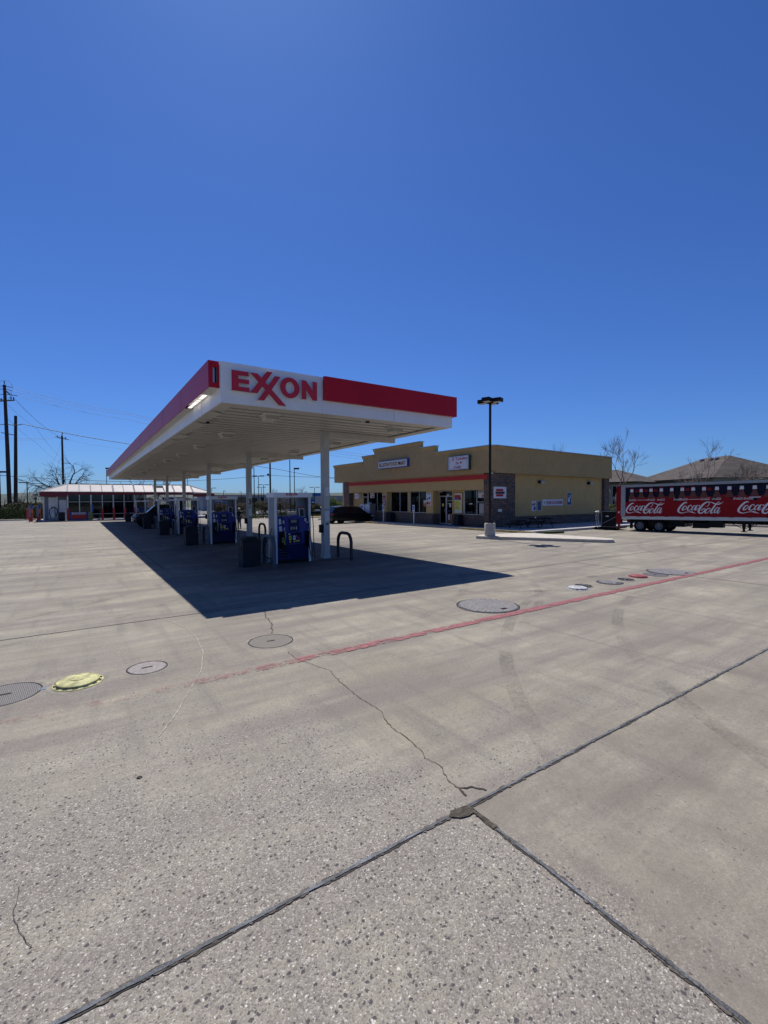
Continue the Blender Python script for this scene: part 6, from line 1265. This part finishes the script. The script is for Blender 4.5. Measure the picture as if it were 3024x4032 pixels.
part('post', K['darkmetal'], t, lambda b: b.box(-.05, -.05, 0, .05, .05, 3.6)); part('board', K['inkblue'], t, lambda b: (b.box(-.5, -.08, 3.35, .4, .0, 3.6), b.box(-.4, -.08, 2.7, .2, .0, 3.0)))

# ------------------------------------------------------------------ the retail store beyond
def flatb(name, label, b0, b1, ztop, d0, d1, m, extra=None, depth=25):
    A = site(b0, d0); B = site(b1, d1); ex = (B-A); ex.z = 0; L_ = ex.length; ang = math.atan2(ex.y, ex.x); t = thing(name, label, 'building', A, ang)
    H_ = ztop-A.z
    part('wall', m, t, lambda b: b.box(0, 0, 0, L_, depth, H_), smooth=False)
    if extra: extra(t, L_, H_)
    return t
def ex1(t, L_, H_):
    part('dark_bay', K['glass'], t, lambda b: [b.box(L_*a, -.05, H_*.1, L_*c, -.001, H_*z) for a, c, z in ((.42, .50, .85), (.53, .56, .88), (.60, .75, .45), (.78, .95, .4))], smooth=False)
    part('parapet_cap', K['greypaint'], t, lambda b: b.box(-.2, -.1, H_, L_+.2, .3, H_+.25), smooth=False)
    part('brick_band', K['leafbrown'], t, lambda b: b.box(L_*.1, -.06, 0, L_*.4, -.002, H_*.9), smooth=False)
flatb('retail_store', 'long grey retail store wall on the horizon left of the blue store', -21.76, -9.73, 4.00, 235, 262, K['storegrey'], ex1)
def ex2(t, L_, H_):
    part('awning', K['white'], t, lambda b: b.box(3, -1.2, H_*.40, L_, -.0, H_*.45), smooth=False)
    part('dark_entrance', K['glass'], t, lambda b: b.box(3.5, -.06, 0, L_, -.001, H_*.40), smooth=False)
    text('lettering', 'rt', K['logowhite'], t, (1.9, -.02, H_*.72), (1, 0, 0), (0, 0, 1), 1.9, 2.1, .05, .05)
    part('spark_mark', K['yellow'], t, lambda b: [b.tube([(4.1+.3*math.cos(a), -.08, H_*.72+.4*math.sin(a)), (4.1+.95*math.cos(a), -.08, H_*.72+1.2*math.sin(a))], .11, 5) for a in [math.pi/6+k*math.pi/3 for k in range(6)]])
flatb('retail_store', 'blue retail store front with part of a white word and a spark mark', -9.70, -6.81, 5.45, 262, 268, K['storeblue'], ex2)
def ex3(t, L_, H_):
    part('rooftop_unit', K['steel'], t, lambda b: b.box(L_*.35, 2, H_, L_*.75, 5, H_+1.2), smooth=False)
    part('dark_bay', K['glass'], t, lambda b: [b.box(L_*a, -.05, 0, L_*c, -.001, H_*z) for a, c, z in ((.1, .2, .7), (.28, .4, .75), (.5, .9, .5))], smooth=False)
flatb('retail_store', 'grey store with a rooftop unit just right of the nearest column', -6.78, -0.39, 3.33, 200, 210, K['storegrey'], ex3)
def ex4(t, L_, H_): part('white_edge', K['white'], t, lambda b: b.box(0, -.1, H_, L_, .1, H_+.12), smooth=False)
flatb('drive_kiosk', 'small blue kiosk with a white roof edge seen behind the second pump', -20.45, -19.71, 1.58, 95, 95, K['storeblue'], ex4, 4)
b = MB(); pts = [(-60, 0), (-50, 1.0), (-44, .5), (-38, 1.6), (-30, 1.1), (-22, 1.4), (-12, 1.0), (0, 1.4), (12, 1.2), (25, 1.6), (40, 1.2), (60, .5)]; vs = []
for be, h in pts: p = site(be, 700, -4); q = site(be, 900, -4); vs += [tuple(p), (q.x, q.y, 3+h*9)]
b.add(vs, [(2*i, 2*i+1, 2*i+3, 2*i+2) for i in range(len(pts)-1)]); struct(b.obj('hills', mat('far_hills', (.06, .075, .06), 1, var=.3, scale=.02), smooth=False))
# a parked flatbed pickup at the lot edge
t = thing('flatbed_trailer', 'low flatbed trailer standing behind the kerb right of the nearest pump', 'trailer', site(-9.55, 66), -YAW+.05)
part('deck', K['brownd'] if 'brownd' in K else K['wood'], t, lambda b: b.box(0, 0, .35, 2.0, 1.4, .62), smooth=False)
for x in (.7, 1.3): part('wheel', K['rubber'], t, lambda b: b.tube([(x, -.02, .25), (x, .2, .25)], .25, 14))
car('pickup_truck', 'small blue and white pickup at the flatbed, half hidden by the nearest column', 'pickup truck', site(-8.67, 69), -YAW+.1, K['greycar'], [(a*.5, b_*.75, c*.75, d*.75, e*.7, f_*.7, g) for a, b_, c, d, e, f_, g in TRK], .26, (.55, 2.0), 1.3, detail=False)

# ------------------------------------------------------------------ houses behind the trailer
def house(label, loc, ang, w_, d_, ze, zr, ridge, m, winds):
    t = thing('house', label, 'house', loc, ang); g = -loc.z
    ov = .5
    a0, a1 = d_/2, w_-d_/2
    if ridge is not None: a0, a1 = ridge
    part('roof', K['shingle'], t, lambda b: (b.add([(-ov, -ov, ze-loc.z), (w_+ov, -ov, ze-loc.z), (w_+ov, d_+ov, ze-loc.z), (-ov, d_+ov, ze-loc.z), (a0, d_/2, zr-loc.z), (a1, d_/2, zr-loc.z)], [(0, 1, 5, 4), (1, 2, 5), (2, 3, 4, 5), (3, 0, 4), (0, 3, 2, 1)])), smooth=False)
    part('gutter', K['darkmetal'], t, lambda b: (b.box(-ov, -ov-.06, ze-loc.z-.16, w_+ov, -ov, ze-loc.z+.01), b.box(-ov-.06, -ov, ze-loc.z-.16, -ov, d_+ov, ze-loc.z+.01)), smooth=False)
    part('wall', m, t, lambda b: b.box(0, 0, 0, w_, d_, ze-loc.z-.03), smooth=False)
    for (u, z) in winds:
        f = part('window', K['white'], t, lambda b: (b.box(u-.06, -.05, z-.06, u+1.06, -.002, z+1.36), b.box(u+.48, -.07, z, u+.52, -.051, z+1.3)), smooth=False); part('pane', K['glass'], f, lambda b: b.box(u, -.06, z, u+1.0, -.0505, z+1.3), smooth=False)
    return t
PL_, PC_ = site(29.23, 60, gz(5)), site(35.94, 48, gz(5)); dv = PC_-PL_
house('large brown hip roofed house rising behind the soft drink trailer', PL_, math.atan2(dv.y, dv.x), dv.length, 12.0, 4.05, 6.85, (dv.length*.5-1.6, dv.length*.5+1.6), K['siding'], [(3, .9), (6, .9), (9, .9)])
hs = [o for o in COL.objects if o.get('label', '').startswith('large brown hip')][0]
for u in (-1.3, .1, .9): part('roof_vent', K['steel'], hs, lambda b: b.lathe((dv.length*.5+u, 5.0, 6.62-PL_.z), [(.28, -.1), (.26, .02), (.15, .08), (.001, .09)], 12))
PL_, PC_ = site(23.57, 58, gz(20)), site(28.93, 53, gz(20)); dv = PC_-PL_
house('brown roofed house between the shop pillar and the trailer', PL_, math.atan2(dv.y, dv.x), dv.length, 9.0, 3.85, 5.6, (1.5, dv.length-4.0), K['siding'], [(3.9, .6), (3.9, 2.2), (5.2, .6)])

# ------------------------------------------------------------------ trees
def bare_tree(name, label, loc, rad0, segs, seed, m, spread=.6, droop=0, lean=(0, 0), levels=5, up=.25, group=None, first=1.0, kids=(2, 3), twl=1.0):
    rn = random.Random(seed); t = thing(name, label, 'tree', loc, 0, group); TB, CB = MB(), MB()
    def grow(p, d, L_, r, lv):
        n = 4 if lv > 1 else 3; pts = [p]; q = Vector(p); dd = Vector(d)
        for i in range(n):
            dd = (dd+Vector((rn.gauss(0, .13), rn.gauss(0, .13), rn.gauss(0, .10)+up*.12-droop*.06*(levels-lv)))).normalized(); q = q+dd*L_/n; pts.append(q.copy())
        (TB if lv >= levels-1 else CB).tube(pts, [r*(1-.45*i/n) for i in range(n+1)], 7 if lv > 3 else (4 if lv > 1 else 3), cap=lv <= 0)
        if lv <= 0: return
        for k in range(rn.randint(*kids)+(1 if lv < 3 else 0)):
            at = pts[-1] if k == 0 else pts[rn.randint(max(1, n-2), n)]
            perp = dd.orthogonal().normalized(); perp.rotate(Matrix.Rotation(rn.uniform(0, 6.28), 3, dd)); s_ = spread*rn.uniform(.5, 1.25)*(.5 if k == 0 else 1)
            grow(at, (dd*math.cos(s_)+perp*math.sin(s_)).normalized(), L_*rn.uniform(.62, .86)*(twl if lv < 3 else 1), max(r*rn.uniform(.48, .66), .010), lv-1)
    grow(Vector((0, 0, -.1)), Vector((lean[0], lean[1], 1)).normalized(), segs*first, rad0, levels)
    TB.obj('trunk', m, t); CB.obj('crown', m, t); return t
TL = rt
bare_tree('bare_tree', 'big gnarled leafless tree leaning left behind the car wash roof', site(-31.36, 92, -1.8), .62, 5.0, 12, K['bark'], .72, .22, (-rt.x*.9, -rt.y*.9), 6, .25, 'bare trees', 1.1)
bare_tree('bare_tree', 'wide leafless tree reaching left behind the middle of the car wash roof', site(-32.63, 90, -1.6), .5, 4.8, 5, K['bark'], .8, .25, (-rt.x*.6, -rt.y*.6), 6, .22, 'bare trees', 1.1)
bare_tree('bare_tree', 'smaller leafless tree under the far end of the canopy', site(-29.08, 90, -1.6), .26, 3.3, 21, K['bark'], .7, .2, (.2, 0), 5, .2, 'bare trees', 1.1)
bare_tree('bare_tree', 'low leafless tree behind the right part of the car wash', site(-26.57, 92, -1.6), .22, 3.1, 8, K['bark'], .7, .2, (-.2, 0), 5, .2, 'bare trees', 1.1)
bare_tree('bare_tree', 'upright leafless tree with stubby twigs right of the shop corner', site(27.28, 42, -.1), .13, 2.45, 31, K['barkpale'], .55, 0, (-.1, .0), 6, .6, 'bare trees', 1.0, (2, 3))
bare_tree('bare_tree', 'leafless tree spreading in front of the big brown roof, right one', site(36.57, 44, -.1), .13, 2.0, 33, K['barkpale'], .62, 0, (.1, 0), 6, .5, 'bare trees', 1.0)
bare_tree('bare_tree', 'leafless tree spreading in front of the big brown roof, left one', site(35.19, 44, -.1), .13, 2.05, 36, K['barkpale'], .62, 0, (-.15, 0), 6, .5, 'bare trees', 1.0)
bare_tree('bare_tree', 'dense leafless tree at the right edge behind the trailer', site(39.65, 62, -.1), .18, 2.2, 38, K['barkpale'], .6, 0, (0, 0), 6, .5, 'bare trees', 1.0)
bare_tree('bare_tree', 'bare tree tips showing above the shop parapet', site(20.98, 58, 0), .2, 2.8, 40, K['barkpale'], .42, 0, (0, 0), 6, .8, 'bare trees', 1.0)
bare_tree('bare_tree', 'thin leafless tree above the nearest pump topper, left one', site(-13.16, 140, -3.9), .25, 3.0, 44, K['barkpale'], .5, 0, (0, 0), 5, .5, 'bare trees', 1.0)
bare_tree('bare_tree', 'pale leafless tree above the nearest pump topper, right one', site(-10.54, 140, -3.9), .28, 2.9, 47, K['barkpale'], .5, 0, (0, 0), 6, .5, 'bare trees', 1.0)
for i, (x, d, s_, lab) in enumerate([(-39.15, 76, 1.15, 'behind the clipped hedge between the two left poles'), (-38.46, 74, 1.35, 'behind the clipped hedge near the thin light pole'), (-37.77, 78, 1.2, 'left of the car wash roof'), (-40.01, 78, 1.1, 'at the left edge of the photo'), (-19.22, 110, 1.6, 'above the second pump'), (-17.63, 112, 1.6, 'left of the column numbered 3')]):
    bare_tree('bare_tree', 'scrubby leafless small tree %s' % lab, site(x, d), .12, s_, 60+i, K['twig'], .6, 0, (0, 0), 5, .3, 'scrubby small trees', 1.0)
def bush(name, label, loc, r3, n, m, ls, seed, cat='bush', group=None, stem=True, box=False, m2=None):
    rn = random.Random(seed); t = thing(name, label, cat, loc, -YAW, group); b = MB(); vs = []; fs = []; lobes = [(Vector((rn.uniform(-.6, .6)*r3[0], rn.uniform(-.6, .6)*r3[1], r3[2]*rn.uniform(.5, 1.3))), rn.uniform(.35, .6)) for _ in range(9)]
    for i in range(n):
        if box: p = Vector((rn.uniform(-r3[0], r3[0]), rn.uniform(-r3[1], r3[1]), rn.uniform(0, 2*r3[2]*(1+.06*math.sin(rn.random()*9))))); 
        else:
            c, k = rn.choice(lobes); v = Vector((rn.gauss(0, 1), rn.gauss(0, 1), rn.gauss(0, 1))).normalized()*rn.uniform(.55, 1.05)**.5; p = c+Vector((v.x*r3[0]*k, v.y*r3[1]*k, v.z*r3[2]*k*1.1)); p.z = abs(p.z)
        if box and rn.random() < .6:   # most leaves sit near the clipped surface
            a = rn.randint(0, 2)
            if a == 0: p.z = 2*r3[2]*rn.uniform(.93, 1.03)
            elif a == 1: p.y = -r3[1]*rn.uniform(.93, 1.04)
            else: p.x = r3[0]*rn.choice((-1, 1))*rn.uniform(.96, 1.02)
        d1 = Vector((rn.gauss(0, 1), rn.gauss(0, 1), rn.gauss(0, 1))).normalized()*ls*rn.uniform(.6, 1.3); d2 = d1.orthogonal().normalized()*ls*.45
        k = len(vs); vs += [p-d1*.5, p+d2*.5, p+d1*.5, p-d2*.5]; fs.append((k, k+1, k+2, k+3))
    b.add(vs, fs); b.obj('foliage', m, t, smooth=False)
    if stem: part('stem', K['bark'], t, lambda b: [b.tube([(0, 0, -.05), (l.x*.4, l.y*.4, l.z*.5), (l.x, l.y, l.z)], [.05, .03, .01], 4) for l, _ in lobes[:6]])
    return t
for k_ in range(7):
    bush('shrub', ['olive scrub at the far left edge of the photo', 'brown brush just right of the leaning wooden pole', 'olive scrub between the leaning pole and the thin light pole', 'tall brown brush under the thin light pole', 'olive scrub near the small double sign', 'grey brown brush at the foot of the tallest pole', 'brown brush behind the painted pillars'][k_], site([-40.19, -38.66, -38.37, -38.01, -37.37, -39.57, -37.20][k_], [68, 72, 68, 74, 72, 70, 75][k_]), (2.2, 1.4, [1.0, 1.3, 1.0, 1.5, 1.1, 1.2, 1.2][k_]), 2600, K[['leafolive', 'leafbrown', 'leafolive', 'leafbrown', 'leafolive', 'leafbrown', 'leafbrown'][k_]], .26, 70+k_, group='scrub beyond the left kerb')
L_ = site(-38.91, 60); h_ = bush('clipped_hedge', 'long clipped green hedge behind the left kerb', (L_.x, L_.y, L_.z), (3.4, .9, .72), 15000, K['leafdark'], .13, 3, 'hedge', box=True, stem=False)
part('branches', K['bark'], h_, lambda b: [b.tube([(x, 0, 0), (x+.1, 0, .6), (x+.25, 0, 1.2)], [.04, .03, .01], 4) for x in [-3.2+.5*i for i in range(14)]])
h_.rotation_euler = (0, 0, -YAW+.25)
bush('shrub', 'olive scrub in front of the two leaning wooden poles', site(-39.91, 66), (2.8, 1.6, 1.0), 3500, K['leafolive'], .28, 4, group='scrub beyond the left kerb')
bush('shrub', 'olive scrub behind the clipped hedge near the red bollard', site(-38.46, 67), (3.0, 1.6, 1.1), 4000, K['leafolive'], .28, 5, group='scrub beyond the left kerb')
bush('shrub', 'brown brush left of the painted entry pillars', site(-37.57, 70), (2.6, 1.6, 1.1), 3000, K['leafbrown'], .28, 6, group='scrub beyond the left kerb')
bush('leafy_tree', 'bright green leafy tree between the nearest column and the shop', site(-5.76, 96, gz(96)), (2.0, 1.8, 2.6), 5500, K['leafbright'], .30, 8, 'tree')
for i, (x, d, r3, m, lab) in enumerate([(-19.65, 78, (1.5, 1, 1.25), 'leafrust', 'rust green shrub behind the second pump'), (-18.51, 84, (2.1, 1.2, 1.5), 'leafbrown', 'brown brush behind the person'), (-17.34, 80, (1.6, 1, 1.2), 'leafbrown', 'brown brush between the person and the column numbered 3'), (-15.87, 76, (1.6, 1, 1.3), 'leafolive', 'dark round shrub right of the column numbered 3'), (-14.67, 78, (1.5, 1, 1.2), 'leafbrown', 'brown round shrub left of the nearest pump'),
     (-13.31, 80, (1.5, 1, 1.4), 'leafbrown', 'brown brush seen through the left part of the nearest pump'), (-12.40, 84, (1.7, 1, 1.9), 'leafbrown', 'tall brown brush left of the two concrete pole bases'), (-11.01, 86, (1.4, 1, 1.7), 'leafolive', 'olive brush behind the two concrete pole bases'), (-9.23, 78, (1.0, .9, .9), 'leafolive', 'small round shrub right of the nearest pump'), (-8.51, 76, (1.1, .9, .95), 'leafolive', 'low round shrub beside the nearest column'), (-16.46, 72, (1.3, .8, .5), 'grass', 'low tuft at the kerb right of the person')]):
    bush('shrub', lab, site(x, d, gz(site(x, d).y)+.2), r3, 1700, K[m], .20, 20+i, group='shrubs along the lot edge')
bush('shrub', 'dark groundcover shrubs on the verge beyond the trailer', site(34.98, 52, 0), (6, 1.5, .5), 3500, K['leafolive'], .22, 41)
bush('shrub', 'dark evergreen brush by the house wall behind the lift gate', site(26.98, 46, 0), (1.4, 1, .9), 1500, K['leafdark'], .2, 42)
